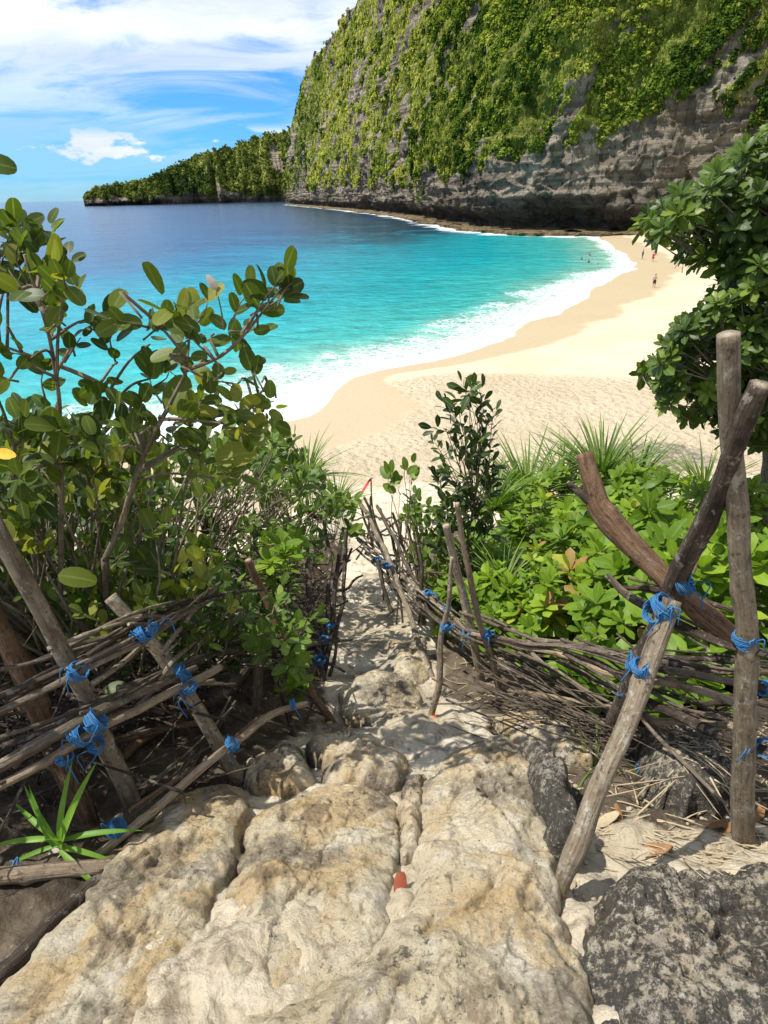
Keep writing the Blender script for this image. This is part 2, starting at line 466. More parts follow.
def water_mat():
    n = NT('tropical_sea_water')
    p = n.pos()
    sh = n.attr('shore')                       # metres from the waterline
    cl = n.attr('cliffd')                      # metres from the foot of the cliff
    wn = n.noise(p, .02, 4, .55)
    s2 = n.math('ADD', sh, n.math('MULTIPLY', n.math('SUBTRACT', wn, .5), n.math('MULTIPLY', n.math('MINIMUM', sh, 120.0), 1.1)))
    f = n.math('DIVIDE', s2, 345.0)
    col = n.ramp(f, [(0, (.33, .42, .29)), (.012, (.20, .40, .31)), (.035, (.035, .33, .31)), (.08, (.0, .275, .31)), (.16, (.0, .225, .30)),
                     (.235, (.004, .145, .26)), (.33, (.018, .075, .165)), (.75, (.018, .055, .125)), (1, (.016, .05, .115))])
    near_cliff = n.math('MULTIPLY', n.rng(cl, 95, 25, 0, 1), n.rng(sh, 32, 66, 0, 1))  # darker water close to the cliff and well off the sand
    col = n.mix(n.math('MULTIPLY', near_cliff, n.rng(n.noise(p, .05, 4, .6), .32, .52)), col, (.003, .032, .06))
    # surf: lacy foam along the sand, broken foam along the cliff foot
    q = n.map(p, (1, 1, 0))
    lace = n.vor(n.mix(.06, q, n.noise(q, 1.1, 3, .6, out=1), 'ADD'), 1.15, 'DISTANCE_TO_EDGE')
    lace2 = n.vor(q, 2.9, 'DISTANCE_TO_EDGE')
    fn = n.noise(q, .42, 7, .68, .6)
    fn2 = n.noise(q, .12, 4, .6)
    fw = n.attr('foam')                        # 1 at the waterline, 0 at the outer edge of the surf
    dens = n.math('ADD', n.math('MULTIPLY', fw, 1.04), n.math('MULTIPLY', n.math('SUBTRACT', fn, .50), 1.25))
    dens = n.math('ADD', dens, n.math('MULTIPLY', n.math('SUBTRACT', fn2, .5), .7))
    solid = n.math('MULTIPLY', n.rng(dens, .62, 1.0), n.rng(lace, .0, .10, .55, 1.0))
    lacy = n.math('MULTIPLY', n.rng(dens, .15, .55), n.math('MAXIMUM', n.rng(lace, .13, .02), n.rng(lace2, .10, .01, 0, .7)))
    foam = n.math('MAXIMUM', solid, lacy)
    foam = n.math('MULTIPLY', foam, n.rng(fw, .0, .12))
    cf = n.rng(n.math('ADD', cl, n.math('MULTIPLY', n.math('SUBTRACT', n.noise(p, .06, 6, .7), .5), 40.0)), 12.0, 4.0)
    foam = n.math('MAXIMUM', foam, n.math('MULTIPLY', cf, n.rng(n.noise(p, .35, 5, .6), .35, .5, .2, .9)))
    # a churned sandy tint in the swash
    col = n.mix(n.math('MULTIPLY', n.rng(fw, .25, .8), n.rng(fn2, .5, .62, .0, .55)), col, (.52, .44, .28))
    col = n.mix(foam, col, (.72, .735, .72))
    wv = n.noise(n.map(p, (.75, 1.0, 1)), .62, 5, .62, .4)
    wl = n.noise(n.map(p, (.7, 1.0, 1), (9, 4, 0)), .13, 4, .6)
    wx = n.noise(n.map(p, (.5, 1.0, 1), (3, 8, 0)), .02, 3, .6)
    h = n.math('ADD', n.math('MULTIPLY', wv, .42), n.math('MULTIPLY', wl, 1.3))
    h = n.math('ADD', h, n.math('MULTIPLY', wx, 3.0))
    nm = n.bump(h, 1.0, .9)
    nm = n.bump(foam, .4, .08, nm)
    # wind ripple: small darker and paler wavelets in the water body
    rip = n.rng(n.noise(n.map(p, (.62, 1.0, 1), (2, 2, 0)), .42, 7, .75), .30, .70, .66, 1.30, False)
    rp = n.n('CombineColor', {0: rip, 1: rip, 2: rip}).outputs[0]
    col = n.mix(n.math('SUBTRACT', 1.0, foam), col, rp, 'MULTIPLY')
    rough = n.rng(foam, 0, 1, .16, .8)
    return n.out(n.pbr(col, rough, nm, .20, IOR=1.33))
M['water'] = water_mat()

def cliff_mat(name, far=False):
    n = NT(name)
    p = n.pos()
    veg = n.attr('veg')
    k = .35 if far else 1.0
    strata = n.noise(n.map(p, (.02, .02, .55)), k, 5, .65, .3)
    streak = n.noise(n.map(p, (.5, .5, .035)), k, 6, .65, .4)
    blot = n.noise(p, .09 * k, 6, .65)
    rock = n.mix(n.rng(strata, .36, .64), (.165, .135, .10), (.39, .33, .245))
    rock = n.mix(n.rng(streak, .50, .62, 0, .85), rock, (.075, .068, .056))
    rock = n.mix(n.rng(blot, .54, .68, 0, .65), rock, (.50, .44, .35))
    rock = n.mix(n.rng(blot, .44, .34, 0, .5), rock, (.25, .20, .13))
    z = n.n('SeparateXYZ', {0: p}).outputs[2]
    zz = n.math('ADD', z, n.math('MULTIPLY', n.math('SUBTRACT', blot, .5), 5.0))
    rock = n.mix(n.rng(zz, 15.0, 3.0, 0, .82), rock, (.055, .047, .038))
    rock = n.mix(n.rng(z, 1.95, 1.35), rock, n.mix(n.rng(n.noise(p, .5, 6, .7), .38, .6), (.10, .08, .05), (.30, .22, .115)))
    g = n.noise(n.map(p, (.42, .42, .10)), k, 6, .68, .4)
    grass = n.mix(n.rng(g, .33, .67), (.12, .145, .024), (.36, .37, .08))
    e = n.math('ADD', veg, n.math('MULTIPLY', n.math('SUBTRACT', streak, .5), .9))
    col = n.mix(n.rng(e, .36, .54), rock, grass)
    h = n.math('ADD', n.math('MULTIPLY', streak, 1.1), n.math('ADD', strata, blot))
    h = n.math('ADD', h, n.math('MULTIPLY', n.noise(p, .5 * k, 7, .72), 1.2))
    return n.out(n.pbr(col, .95, n.bump(h, 1.0, 2.2 / k), .1))
M['cliff'] = cliff_mat('limestone_cliff')
M['headland'] = cliff_mat('headland_rock', True)

def plain(name, c, rough=.7, spec=.3):
    n = NT(name)
    v = n.noise(n.pos(), 60, 5, .6)
    col = n.mix(n.rng(v, .3, .7, 0, .5), c, tuple(a * .6 for a in c))
    return n.out(n.pbr(col, rough, n.bump(v, .3, .004), spec))
n_ = NT('faded_blue_rope'); v_ = n_.noise(n_.pos(), 38, 5, .7); n2_ = n_.noise(n_.pos(), 420, 3, .6)
M['rope'] = n_.out(n_.pbr(n_.mix(n_.rng(n2_, .3, .7, 0, .5), n_.mix(n_.rng(v_, .45, .68), (.04, .17, .38), (.10, .19, .28)), (.02, .075, .18)), .85, n_.bump(n2_, .8, .002), .1))
M['flag'] = plain('red_flag_cloth', (.75, .035, .06), .7)
M['orange'] = plain('orange_paint', (.85, .13, .03), .6)
M['skin'] = plain('pinkish_skin', (.50, .27, .17), .55)  # warm pinkish-brown skin tone
M['skin_dark'] = plain('tanned_skin', (.28, .15, .09), .55)
M['hair'] = plain('dark_hair', (.02, .015, .012), .5)
M['cloth_dark'] = plain('dark_swim_shorts', (.02, .025, .05), .8)
M['cloth_red'] = plain('red_swimwear', (.45, .04, .04), .8)
M['deadleaf'] = plain('dry_brown_leaf', (.26, .135, .055), .8)
M['rustleaf'] = plain('rust_red_leaf', (.24, .065, .028), .75)
M['greyleaf'] = plain('withered_grey_leaf', (.36, .32, .27), .8)
M['straw'] = plain('dry_straw', (.42, .34, .22), .85)
M['pebble'] = plain('pale_pebble', (.36, .30, .21), .95)
M['yellowleaf'] = plain('yellow_leaf', (.75, .48, .04), .6)

M['leaf_left'] = leaf_material('dark_broad_leaf', [(0, (.036, .058, .010)), (.5, (.07, .105, .015)), (.85, (.13, .165, .022)), (1, (.24, .24, .04))], .42, .34)
M['leaf_under'] = leaf_material('deep_green_leaf', [(0, (.028, .055, .012)), (.7, (.06, .105, .02)), (1, (.12, .18, .03))], .25, .45)
M['leaf_small'] = leaf_material('small_green_leaf', [(0, (.045, .085, .015)), (.6, (.10, .165, .024)), (1, (.19, .26, .04))], .3, .4)
M['leaf_bright'] = leaf_material('bright_beach_cabbage_leaf', [(0, (.095, .17, .012)), (.5, (.165, .265, .018)), (.88, (.26, .36, .03)), (.95, (.40, .38, .05)), (1, (.33, .20, .06))], .36, .36, tcol=1.5)
M['leaf_tree'] = leaf_material('dark_glossy_leaf', [(0, (.035, .066, .012)), (.6, (.08, .13, .018)), (1, (.18, .24, .03))], .3, .32)
M['leaf_sapling'] = leaf_material('dark_sapling_leaf', [(0, (.018, .036, .009)), (.7, (.042, .075, .013)), (1, (.10, .14, .02))], .2, .36)
M['leaf_strap'] = leaf_material('strap_leaf', [(0, (.10, .22, .02)), (1, (.20, .36, .04))], .35, .35, False)
M['leaf_grass'] = leaf_material('blade_leaf', [(0, (.06, .12, .02)), (.6, (.12, .20, .035)), (1, (.26, .30, .09))], .3, .45, False)

def cliffveg_mat(name, stops):
    n = NT(name)
    col = n.ramp(n.attr('rnd'), stops)
    d = n.n('BsdfDiffuse', {'Color': col}).outputs[0]
    t = n.n('BsdfTranslucent', {'Color': n.mix(1.0, col, (1.3, 1.35, .5), 'MULTIPLY')}).outputs[0]
    return n.out(n.n('MixShader', {0: .25, 1: d, 2: t}).outputs[0])
M['cliffveg'] = cliffveg_mat('cliff_foliage', [(0, (.025, .055, .012)), (.4, (.08, .135, .018)), (.75, (.20, .255, .032)), (1, (.42, .43, .08))])
M['farveg'] = cliffveg_mat('headland_foliage', [(0, (.035, .065, .02)), (.5, (.08, .12, .024)), (1, (.19, .22, .05))])

# ------------------------------------------------------------------ land shapes
_dy = np.array([-40, -4, -1.5, 0, .6, 1, 1.5, 2, 2.5, 3.5, 5, 7.5, 10, 15, 20, 24, 27, 32, 60])
_dd = np.array([-5, .4, 1.15, 1.48, 1.58, 1.72, 1.98, 2.27, 2.56, 3.02, 3.72, 5.05, 6.35, 8.65, 10.5, 11.35, 11.9, 12.9, 16])
_py = np.array([0, 2, 2.9, 4.5, 9, 16, 24])
_px = np.array([.03, .04, -.04, .0, -.13, -.28, -.45])

def path_off(x, y):
    xc = np.interp(y, _py, _px)
    hw = np.interp(y, [0, 1.8, 2.6, 4, 6, 12, 24], [.9, .5, .30, .38, .48, .6, 1.0])
    return x - xc, hw

def ground_z(x, y, fine=True):
    x = np.asarray(x, float); y = np.asarray(y, float)
    dx, hw = path_off(x, y)
    st = np.clip((y - 1.8) / .8, 0, 1) * np.clip((14 - y) / 4, 0, 1)
    yy = y + .120 * st * np.sin(2 * math.pi * (y + .25 * np.sin(3 * x + y)) / .78)
    z = CAMZ - np.interp(yy, _dy, _dd)
    ax = np.abs(dx)
    bank = sstep(0, .55, ax - hw) * np.interp(y, [0, 1.5, 3, 8, 20, 26], [.0, .05, .24, .35, .3, 0])
    z = z + bank
    z = z - np.maximum(0, -x - 2.2) * .42 - np.maximum(0, -x - 7) * .35
    z = z + np.clip(x - 1.2, 0, 6) * .12 * np.interp(y, [0, 8, 20, 26], [1, 1, .6, 0]) + np.maximum(0, x - 16) * .0
    z = z + .075 * sstep(1.5, .8, y) * sstep(.55, .25, np.abs(x + .28)) * sstep(-.6, .2, y)
    if fine:
        q = v3(x.ravel(), y.ravel())
        z = z + (.10 * fbm(q * .8, 2) + .045 * fbm(q * 3.1 + 5, 4)).reshape(x.shape)
    return z

def on_ground(px, py, lift=0.0):
    """the ground point seen at a pixel"""
    r = ray(px, py)
    ds = np.concatenate([np.linspace(.25, 6, 600), np.linspace(6, 60, 800)])
    t = ds / r[1]
    pts = CAM + r * t[:, None]
    g = ground_z(pts[:, 0], pts[:, 1]) + lift
    k = np.argmax(pts[:, 2] < g)
    return pts[k] if pts[k, 2] < g[k] else pts[-1]

def gz(x, y):
    return float(ground_z(np.array([x]), np.array([y]))[0])

# ---- ground: a fan of cells round the viewpoint, fine near, coarse far
ang = np.concatenate([np.linspace(-180, -72, 30, endpoint=False), np.linspace(-72, 72, 430), np.linspace(72, 180, 30)[1:]])
dist = np.geomspace(.12, 46, 420)
aa, dd = np.meshgrid(np.radians(ang), dist)
gx, gy = dd * np.sin(aa), dd * np.cos(aa)
gzv = ground_z(gx, gy)
dx_, hw_ = path_off(gx, gy)
q = v3(gx.ravel(), gy.ravel())
f1, f2, cid = worley2(gx.ravel() * 9 + .3 * pn(q * 9), gy.ravel() * 9 + .3 * pn(q * 9 + 50))
near = np.clip(1 - dd / 9, 0, 1)
gzv = gzv + near * (.026 * (1 - f1.reshape(gx.shape) * 1.6) + .030 * fbm(q * 11, 4).reshape(gx.shape))
pathm = sstep(.22, -.12, np.abs(dx_) - hw_) * sstep(-6, -1, gy)
pathm = np.maximum(pathm, sstep(1.9, 1.2, dd) * sstep(-.9, -.5, gx))
pathm = np.maximum(pathm, .72 * sstep(1.38, 1.12, gy) * sstep(.2, .35, gx) * sstep(2.4, 1.6, gx))
pathm = np.where((gx > .42) & (gy > 1.3) & (gy < 2.6), pathm * (1 - .85 * sstep(.42, .62, gx) * sstep(1.3, 1.5, gy)), pathm)
pathm = np.maximum(pathm, sstep(9, 15, gy))
darkspotm = np.maximum.reduce([sstep(.38, .0, np.hypot((gx - cx_) / 1.0, (gy - cy_) / sy_)) for cx_, cy_, sy_ in ((-.16, 2.95, 1.0), (.06, 2.62, .55), (-.2, 3.6, .9), (.12, 4.6, .6), (-.25, 6, 1.5), (.0, 7.4, .8), (-.28, 2.25, 1.0))])  # rounded darker brown patches along the path
mb = MB()
mb.add(np.stack([gx, gy, gzv], -1).reshape(-1, 3), grid_quads(*gx.shape)[:, ::-1], path=pathm.ravel(), dirt=darkspotm.ravel())
tag(mb.build('ground', M['ground']), kind='structure')

# ---- the waterline, traced on the sea's level, and the beach
SH_PX = [(218, 432), (262, 424), (300, 420), (326, 408), (345, 382), (372, 372), (420, 363), (470, 352), (500, 343), (524, 327), (552, 315), (578, 304), (590, 291), (612, 279), (634, 268), (630, 258), (615, 249), (607, 242), (602, 236)]
shore = [PZ(a, b, 0.0)[:2] for a, b in SH_PX]
shore = [np.array([-60, -30.]), np.array([-34, 8.]), np.array([-20, 25.])] + shore + [shore[-1] + np.array([22, 14.])]
shore = np.array(shore)

def seg_dist(x, y, pl):
    """distance to a polyline, signed: positive on its left-hand (sea) side"""
    best = np.full(x.shape, 1e9); sg = np.ones(x.shape)
    for a, b in zip(pl[:-1], pl[1:]):
        ab = b - a
        t = np.clip(((x - a[0]) * ab[0] + (y - a[1]) * ab[1]) / (ab @ ab), 0, 1)
        ex, ey = x - a[0] - t * ab[0], y - a[1] - t * ab[1]
        d = np.hypot(ex, ey)
        c = ab[0] * ey - ab[1] * ex
        m = d < best
        best = np.where(m, d, best); sg = np.where(m, np.sign(c), sg)
    return best * sg
sm_shore = smooth_path(np.c_[shore, np.zeros(len(shore))], 420)[:, :2]
_sn = sm_shore.copy()
for _k in (0, 1):
    sm_shore[:, _k] += (1.0 * pn(v3(_sn[:, 0] / 7.5, _sn[:, 1] / 7.5, _k * 9.3)) + .45 * pn(v3(_sn[:, 0] / 2.6, _sn[:, 1] / 2.6, _k * 5.1))) * np.clip(np.linalg.norm(_sn, axis=1) / 60, .5, 1.2)

def sea_dist(x, y):
    return seg_dist(x, y, sm_shore)

ang = np.linspace(-50, 78, 330)
dist = np.geomspace(12, 290, 330)
aa, dd = np.meshgrid(np.radians(ang), dist)
bx, by = dd * np.sin(aa), dd * np.cos(aa)
sd = -sea_dist(bx, by)                              # metres inland
q = v3(bx.ravel(), by.ravel())
bz = np.where(sd > 0, 1.5 * (1 - np.exp(-sd / 22)) + .004 * sd, .11 * sd)
bz = bz + (.06 * fbm(q * .22, 3).reshape(bx.shape)) * sstep(0, 5, sd)
# the wet strip: wide in the near cove and where the swash has run back
wetw = np.interp(by, [20, 36, 44, 52, 60, 72, 84, 100, 130, 170], [5.5, 6.5, 2.0, 4.5, 6.5, 6.0, 9, 8, 7, 7])
wet = 1 - sd / (2 * wetw)
gvp = np.array([on_ground(650, 468)[:2], PZ(650, 452, 1.2)[:2]])[1]
gravel = sstep(1.5, .3, np.hypot((bx - gvp[0]) / 3.4, (by - gvp[1]) / 2.2))
tread = sstep(50, 42, by + .35 * bx) * sstep(1, 6, sd)
mb = MB()
mb.add(np.stack([bx, by, bz], -1).reshape(-1, 3), grid_quads(*bx.shape)[:, ::-1], shore=sd.ravel(), wet=wet.ravel(), gravel=gravel.ravel(), tread=tread.ravel())
tag(mb.build('beach', M['sand']), kind='structure')

# ---- the cliff foot
FOOT = [(170, -30), (178, 60), (168, 120), (128, 160), (92, 180)] + [tuple(PZ(a, b, 0.)[:2]) for a, b in ((602, 236), (545, 235), (488, 232), (440, 224), (395, 216), (345, 210), (308, 206.5), (289, 204.6))]
tip = np.array(FOOT[-1])
FOOT += [tuple(tip + np.array([18, 120.])), tuple(tip + np.array([150, 330.])), tuple(tip + np.array([420, 560.]))]
foot_raw = smooth_path(np.c_[np.array(FOOT), np.zeros(len(FOOT))], 3000)[:, :2]
# columns spaced by what the eye can resolve
seg = np.linalg.norm(np.diff(foot_raw, axis=0), axis=1)
dcam = np.linalg.norm(foot_raw, axis=1)[1:]
cost = np.concatenate([[0], np.cumsum(seg / (dcam * .0021))])
NC = int(cost[-1])
foot = np.stack([np.interp(np.linspace(0, cost[-1], NC), cost, foot_raw[:, k]) for k in (0, 1)], -1)
arc = np.interp(np.linspace(0, cost[-1], NC), cost, np.concatenate([[0], np.cumsum(seg)]))
tgt = unit(np.gradient(foot, axis=0))
ker = np.hanning(41); ker /= ker.sum()
tgt = unit(np.stack([np.convolve(np.pad(tgt[:, k], 20, mode='edge'), ker, 'valid') for k in (0, 1)], -1))
inn = np.stack([tgt[:, 1], -tgt[:, 0]], -1)           # into the land
NR = 300
tv = np.linspace(0, 1, NR)
topH = 172 + 14 * fbm(v3(arc / 60, 3.3), 3) + np.interp(arc, [0, arc.max() * .5, arc.max()], [10, 6, 0])
zz = -2.5 + (topH[None] + 2.5) * (tv[:, None] ** 1.55)
SS = np.broadcast_to(arc[None], zz.shape)
FX, FY = np.broadcast_to(foot[None, :, 0], zz.shape), np.broadcast_to(foot[None, :, 1], zz.shape)
q3 = np.stack([FX, FY, zz], -1).reshape(-1, 3)
sh_ = zz.shape
lowf = fbm(q3 * np.array([1 / 75, 1 / 75, 1 / 160]), 3).reshape(sh_)
midf = fbm(q3 * np.array([1 / 17, 1 / 17, 1 / 21]) + 9, 4).reshape(sh_)
rid = fbm(q3 * np.array([1 / 28, 1 / 28, 1 / 120]) + 31, 3, ridged=True).reshape(sh_)
fin = fbm(q3 * np.array([1 / 4.5, 1 / 4.5, 1 / 3.2]) + 4, 3).reshape(sh_)
lay = pn(np.stack([SS.ravel() * .012, 0 * SS.ravel(), zz.ravel() * .42], -1)).reshape(sh_)
upw = sstep(2, 40, zz)
blk1, blk2, blkc = worley2((SS / 6.5 + .5 * midf).ravel(), (zz / 5.0 + .4 * lowf).ravel(), 3)
blk = ((blkc - .5) * 2.4 - 1.1 * sstep(.12, 0, blk2 - blk1)).reshape(sh_)
farw = sstep(500, 950, np.linalg.norm(foot, axis=1))[None]
off = .10 * zz + .05 * zz * farw + .22 * np.maximum(0, zz - 55) * .5 + blk * sstep(46, 24, zz) + lowf * 10 * (.25 + .75 * upw) + midf * 4.3 * (.6 + .4 * upw) - rid * 1.3 * upw + fin * 1.5 + lay * 1.6 * sstep(30, 12, zz)
notch_d = 5.5 + 4.5 * pn(v3(arc / 34, 8.8)) + 9 * sstep(.18, .5, pn(v3(arc / 55, 2.2)))
notch_h = 6 + 5 * sstep(.18, .5, pn(v3(arc / 55, 2.2)))
nt = np.clip((zz - 1.4) / notch_h[None], 0, 1)
off = off + notch_d[None] * np.where(zz > 1.4, np.cos(nt * math.pi / 2) ** 1.3, 0)
ledge_w = 3.2 + 4.5 * fbm(v3(arc / 17, 1.1), 4)
zz = zz + .55 * sstep(.6, 1.2, zz) * sstep(3, 1.4, zz) * fbm(q3 * np.array([1 / 6, 1 / 6, 0]), 3).reshape(sh_)
off = np.where(zz <= 1.4, off + notch_d[None] * sstep(.9, 1.4, zz) - ledge_w[None] * sstep(1.6, .9, zz), off)
CX, CY, CZ = FX + inn[None, :, 0] * off, FY + inn[None, :, 1] * off, zz + 0.0
# plateau behind the rim
ex = np.array([6, 16, 40, 90.])
PX = CX[-1][None] + inn[None, :, 0] * ex[:, None]; PYy = CY[-1][None] + inn[None, :, 1] * ex[:, None]
PZz = CZ[-1][None] + np.array([2.5, 4, 6, 8])[:, None]
CX, CY, CZ = np.vstack([CX, PX]), np.vstack([CY, PYy]), np.vstack([CZ, PZz])
nz_lo = np.interp(arc, [0, 150, 260, 330, 480, 1000, 3000], [36, 33, 27, 18, 20, 24, 26])
qv = np.stack([(SS + .75 * zz).ravel(), 0 * SS.ravel(), zz.ravel()], -1)
vg = fbm(qv * np.array([1 / 24, 1, 1 / 52]) + 77, 4).reshape(sh_)
vg2 = fbm(qv * np.array([1 / 7, 1, 1 / 16]) + 23, 3).reshape(sh_)
veg = sstep(-4, 9, zz - nz_lo[None] + 13 * vg + 8 * vg2) * sstep(-.16, .16, vg + .55 * vg2 + np.interp(arc, [0, 300, 440, 620, 3000], [.55, .42, .12, .02, .20])[None])
veg = np.vstack([veg, np.ones((4, NC))])
mb = MB()
mb.add(np.stack([CX, CY, CZ], -1).reshape(-1, 3), grid_quads(*CX.shape)[:, ::-1], veg=veg.ravel())
cl = mb.build('cliff', M['cliff']); tag(cl, kind='structure')
cliff_pl = foot[::6]

# ---- foliage hanging on the cliff
def clump_mesh(mb, Pt, Nrm, Rad, rnd, k, face=.36, up=.35):
    m = len(Pt)
    d = rand_unit(m * k).reshape(m, k, 3)
    d = unit(d + Nrm[:, None] * .75 + np.array([0, 0, up]))
    r = Rad[:, None] * RNG.uniform(.35, 1.0, (m, k)) ** .6
    c = Pt[:, None] + d * r[..., None] * np.array([1, 1, 1.15])
    nr = unit(d * .8 + np.array([0, 0, .5]) + RNG.normal(0, .45, (m, k, 3))).reshape(-1, 3)
    X = unit(np.cross(nr, rand_unit(m * k))); Y = np.cross(nr, X)
    s = (Rad[:, None] * face * RNG.uniform(.6, 1.3, (m, k))).reshape(-1, 1)
    c = c.reshape(-1, 3)
    V = np.stack([c - X * s - Y * s * .5, c + X * s * .3 - Y * s, c + X * s + Y * s * .5, c - X * s * .3 + Y * s], 1).reshape(-1, 3)
    rn = np.clip(np.repeat(rnd, k) + RNG.normal(0, .10, m * k), 0, 1)
    mb.add(V, np.arange(m * k * 4).reshape(-1, 4), rnd=np.repeat(rn, 4))

Pc = np.stack([CX[:NR], CY[:NR], CZ[:NR]], -1)
du = np.gradient(Pc, axis=1); dv = np.gradient(Pc, axis=0)
Nn = unit(np.cross(dv, du))
flip = np.sign((Nn[..., :2] * -inn[None]).sum(-1))
Nn = Nn * np.where(flip == 0, 1, flip)[..., None]
area = np.linalg.norm(np.cross(du, dv), axis=-1)
dc = np.linalg.norm(Pc - CAM, axis=-1)
rel = Pc - CAM
zc = rel @ FWD
u_, v_ = 384 + FPX * (rel @ RGT) / zc, 512 - FPX * (rel @ UPV) / zc
inv = (zc > 0) & (u_ > 240) & (u_ < 860) & (v_ > -90) & (v_ < 260)
bush = fbm(qv * np.array([1 / 12, 1, 1 / 24]) + 55, 4).reshape(sh_)
# leafy bushes lower and to the right, grass higher and to the left
rgt = np.interp(np.broadcast_to(arc[None], sh_), [0, 330, 430, 620, 3000], [1, 1, .75, .25, .2])
dens = veg[:NR] * (veg[:NR] > .35) * np.clip(.02 + 2.6 * (bush + rgt * .62 - .46), .015, 2.2)
dens = dens + .9 * sstep(.75, .35, np.abs(veg[:NR] - .6) * 2) * sstep(0, .3, vg2)
wgt = np.where(inv, area / dc ** 2 * dens, 0).ravel(); wgt /= wgt.sum()
pick = RNG.choice(wgt.size, 8200, p=wgt)
Pk = Pc.reshape(-1, 3)[pick] + RNG.normal(0, .4, (len(pick), 3)); Nk = Nn.reshape(-1, 3)[pick]; dk = dc.ravel()[pick]
Rk = np.clip(dk * .0035, .68, 2.8) * RNG.uniform(.35, 1.5, len(pick))
fr_w = sstep(820, 950, dk)
hue = .66 - .42 * fr_w + .75 * fbm(Pk / 40, 3) - .2 * (rgt.ravel()[pick] - .5) + RNG.normal(0, .15, len(pick)) - .05 * sstep(.35, .9, rgt.ravel()[pick])
mb = MB()
Rk = Rk * (1 + .45 * sstep(.5, 1, rgt.ravel()[pick]) * RNG.random(len(pick)))
clump_mesh(mb, Pk, Nk, Rk, np.clip(hue, 0, 1), 60, .27)
# trailing grass and creepers
wgt2 = np.where(inv, area / dc ** 2 * veg[:NR], 0).ravel(); wgt2 /= wgt2.sum()
pick = RNG.choice(wgt2.size, 62000, p=wgt2)
Pk = Pc.reshape(-1, 3)[pick]; Nk = Nn.reshape(-1, 3)[pick]; dk = dc.ravel()[pick]
m = len(pick)
ln = np.clip(dk * .0030, .55, 2.8) * RNG.uniform(.35, 1.6, m); wd = ln * RNG.uniform(.16, .36, m)
side = unit(np.cross(Nk, np.array([0, 0, 1.0]))); side = unit(side + Nk * RNG.normal(0, .6, (m, 1)))
a0 = Pk + Nk * .3; b0 = a0 + Nk * (ln * .42)[:, None] + np.array([0, 0, .22]) * ln[:, None]
c0 = b0 + Nk * (ln * .2)[:, None] - np.array([0, 0, 1.0]) * (ln * .75)[:, None]
V = np.stack([a0 - side * wd[:, None] * .4, a0 + side * wd[:, None] * .4, b0 + side * wd[:, None], b0 - side * wd[:, None], c0 + side * wd[:, None] * .25, c0 - side * wd[:, None] * .25], 1).reshape(-1, 3)
i = np.arange(m)[:, None] * 6
hue = .92 - .5 * sstep(820, 950, dk) + .7 * fbm(Pk / 36 + 5, 3) - .32 * (rgt.ravel()[pick] - .4) + RNG.normal(0, .12, m)
mb.add(V, np.vstack([i + np.array([0, 1, 2, 3]), i + np.array([3, 2, 4, 5])]), rnd=np.repeat(np.clip(hue, 0, 1), 6))
tag(mb.build('cliff_vegetation', M['cliffveg'], smooth=False), kind='stuff')

# ---- the far headland
NU, NV = 420, 90
hx = np.linspace(70, 372, NU)
base = np.array([PZ(a, 196 + (292 - a) * .019 + 5.2, 0.)[:2] for a in np.linspace(84, 372, NU)])
dfar = np.interp(np.linspace(84, 372, NU), [84, 120, 200, 280, 372], [1750, 1800, 1850, 1800, 1800])
bdir = unit(np.array([ray(a, 203)[:2] / 1 for a in np.linspace(84, 372, NU)]))
base = bdir * dfar[:, None] + bdir * (40 * fbm(v3(np.arange(NU) / 30., 2.), 4))[:, None]
topy = np.interp(np.linspace(84, 372, NU), [84, 90, 110, 130, 150, 175, 200, 222, 250, 275, 300, 372], [200, 193, 187, 184, 180, 169, 156, 151, 141, 130, 126, 126])
hgt = np.array([P(a, b, d * bd[1])[2] for a, b, d, bd in zip(np.linspace(84, 372, NU), topy, dfar + 90, bdir)])
hgt = np.maximum(hgt * (1 + .07 * fbm(v3(np.arange(NU) / 11., 6.), 4)), 4)
tv = np.linspace(0, 1, NV)
HZ = -3 + (hgt[None] + 3) * tv[:, None] ** 1.0
HU = np.broadcast_to(np.arange(NU)[None] * 1., HZ.shape)
qh = np.stack([HU * 2.4, HZ * 0, HZ], -1).reshape(-1, 3)
offh = 95 * tv[:, None] ** 1.7 * np.clip(hgt[None] / 90, .3, 2) + (26 * fbm(qh / 90, 3) + 11 * fbm(qh / 24 + 4, 3)).reshape(HZ.shape) * sstep(0, .12, tv)[:, None] - 22 * fbm(qh * np.array([1 / 60, 0, 1 / 300]) + 8, 3, ridged=True).reshape(HZ.shape) * sstep(0, .3, tv)[:, None]
HX, HY = base[None, :, 0] + bdir[None, :, 0] * offh, base[None, :, 1] + bdir[None, :, 1] * offh
exh = np.array([60, 200.])
HX = np.vstack([HX, HX[-1] + bdir[None, :, 0] * exh[:, None]]); HY = np.vstack([HY, HY[-1] + bdir[None, :, 1] * exh[:, None]])
HZ2 = np.vstack([HZ, HZ[-1:] * .97, HZ[-1:] * .6])
hv = fbm(qh / 50 + 40, 4).reshape(HZ.shape)
vegh = sstep(13, 27, HZ + 16 * hv) * sstep(-.75, -.42, hv + .5 * (offh - np.roll(offh, 1, 0)) / 30)
scar = np.exp(-((HU + 10 * hv + (HZ - 100) * .07 - np.interp(281, np.linspace(84, 372, NU), np.arange(NU))) / 8) ** 2) * sstep(40, 75, HZ + 14 * hv) * sstep(165, 120, HZ) * .8
vegh = vegh * (1 - sstep(.3, .7, scar + .35 * hv))
mb = MB()
mb.add(np.stack([HX, HY, HZ2], -1).reshape(-1, 3), grid_quads(NV + 2, NU)[:, ::-1], veg=np.vstack([vegh, vegh[-1:], vegh[-1:]]).ravel())
tag(mb.build('headland', M['headland']), kind='structure')
Ph = np.stack([HX[:NV], HY[:NV], HZ], -1).reshape(-1, 3)
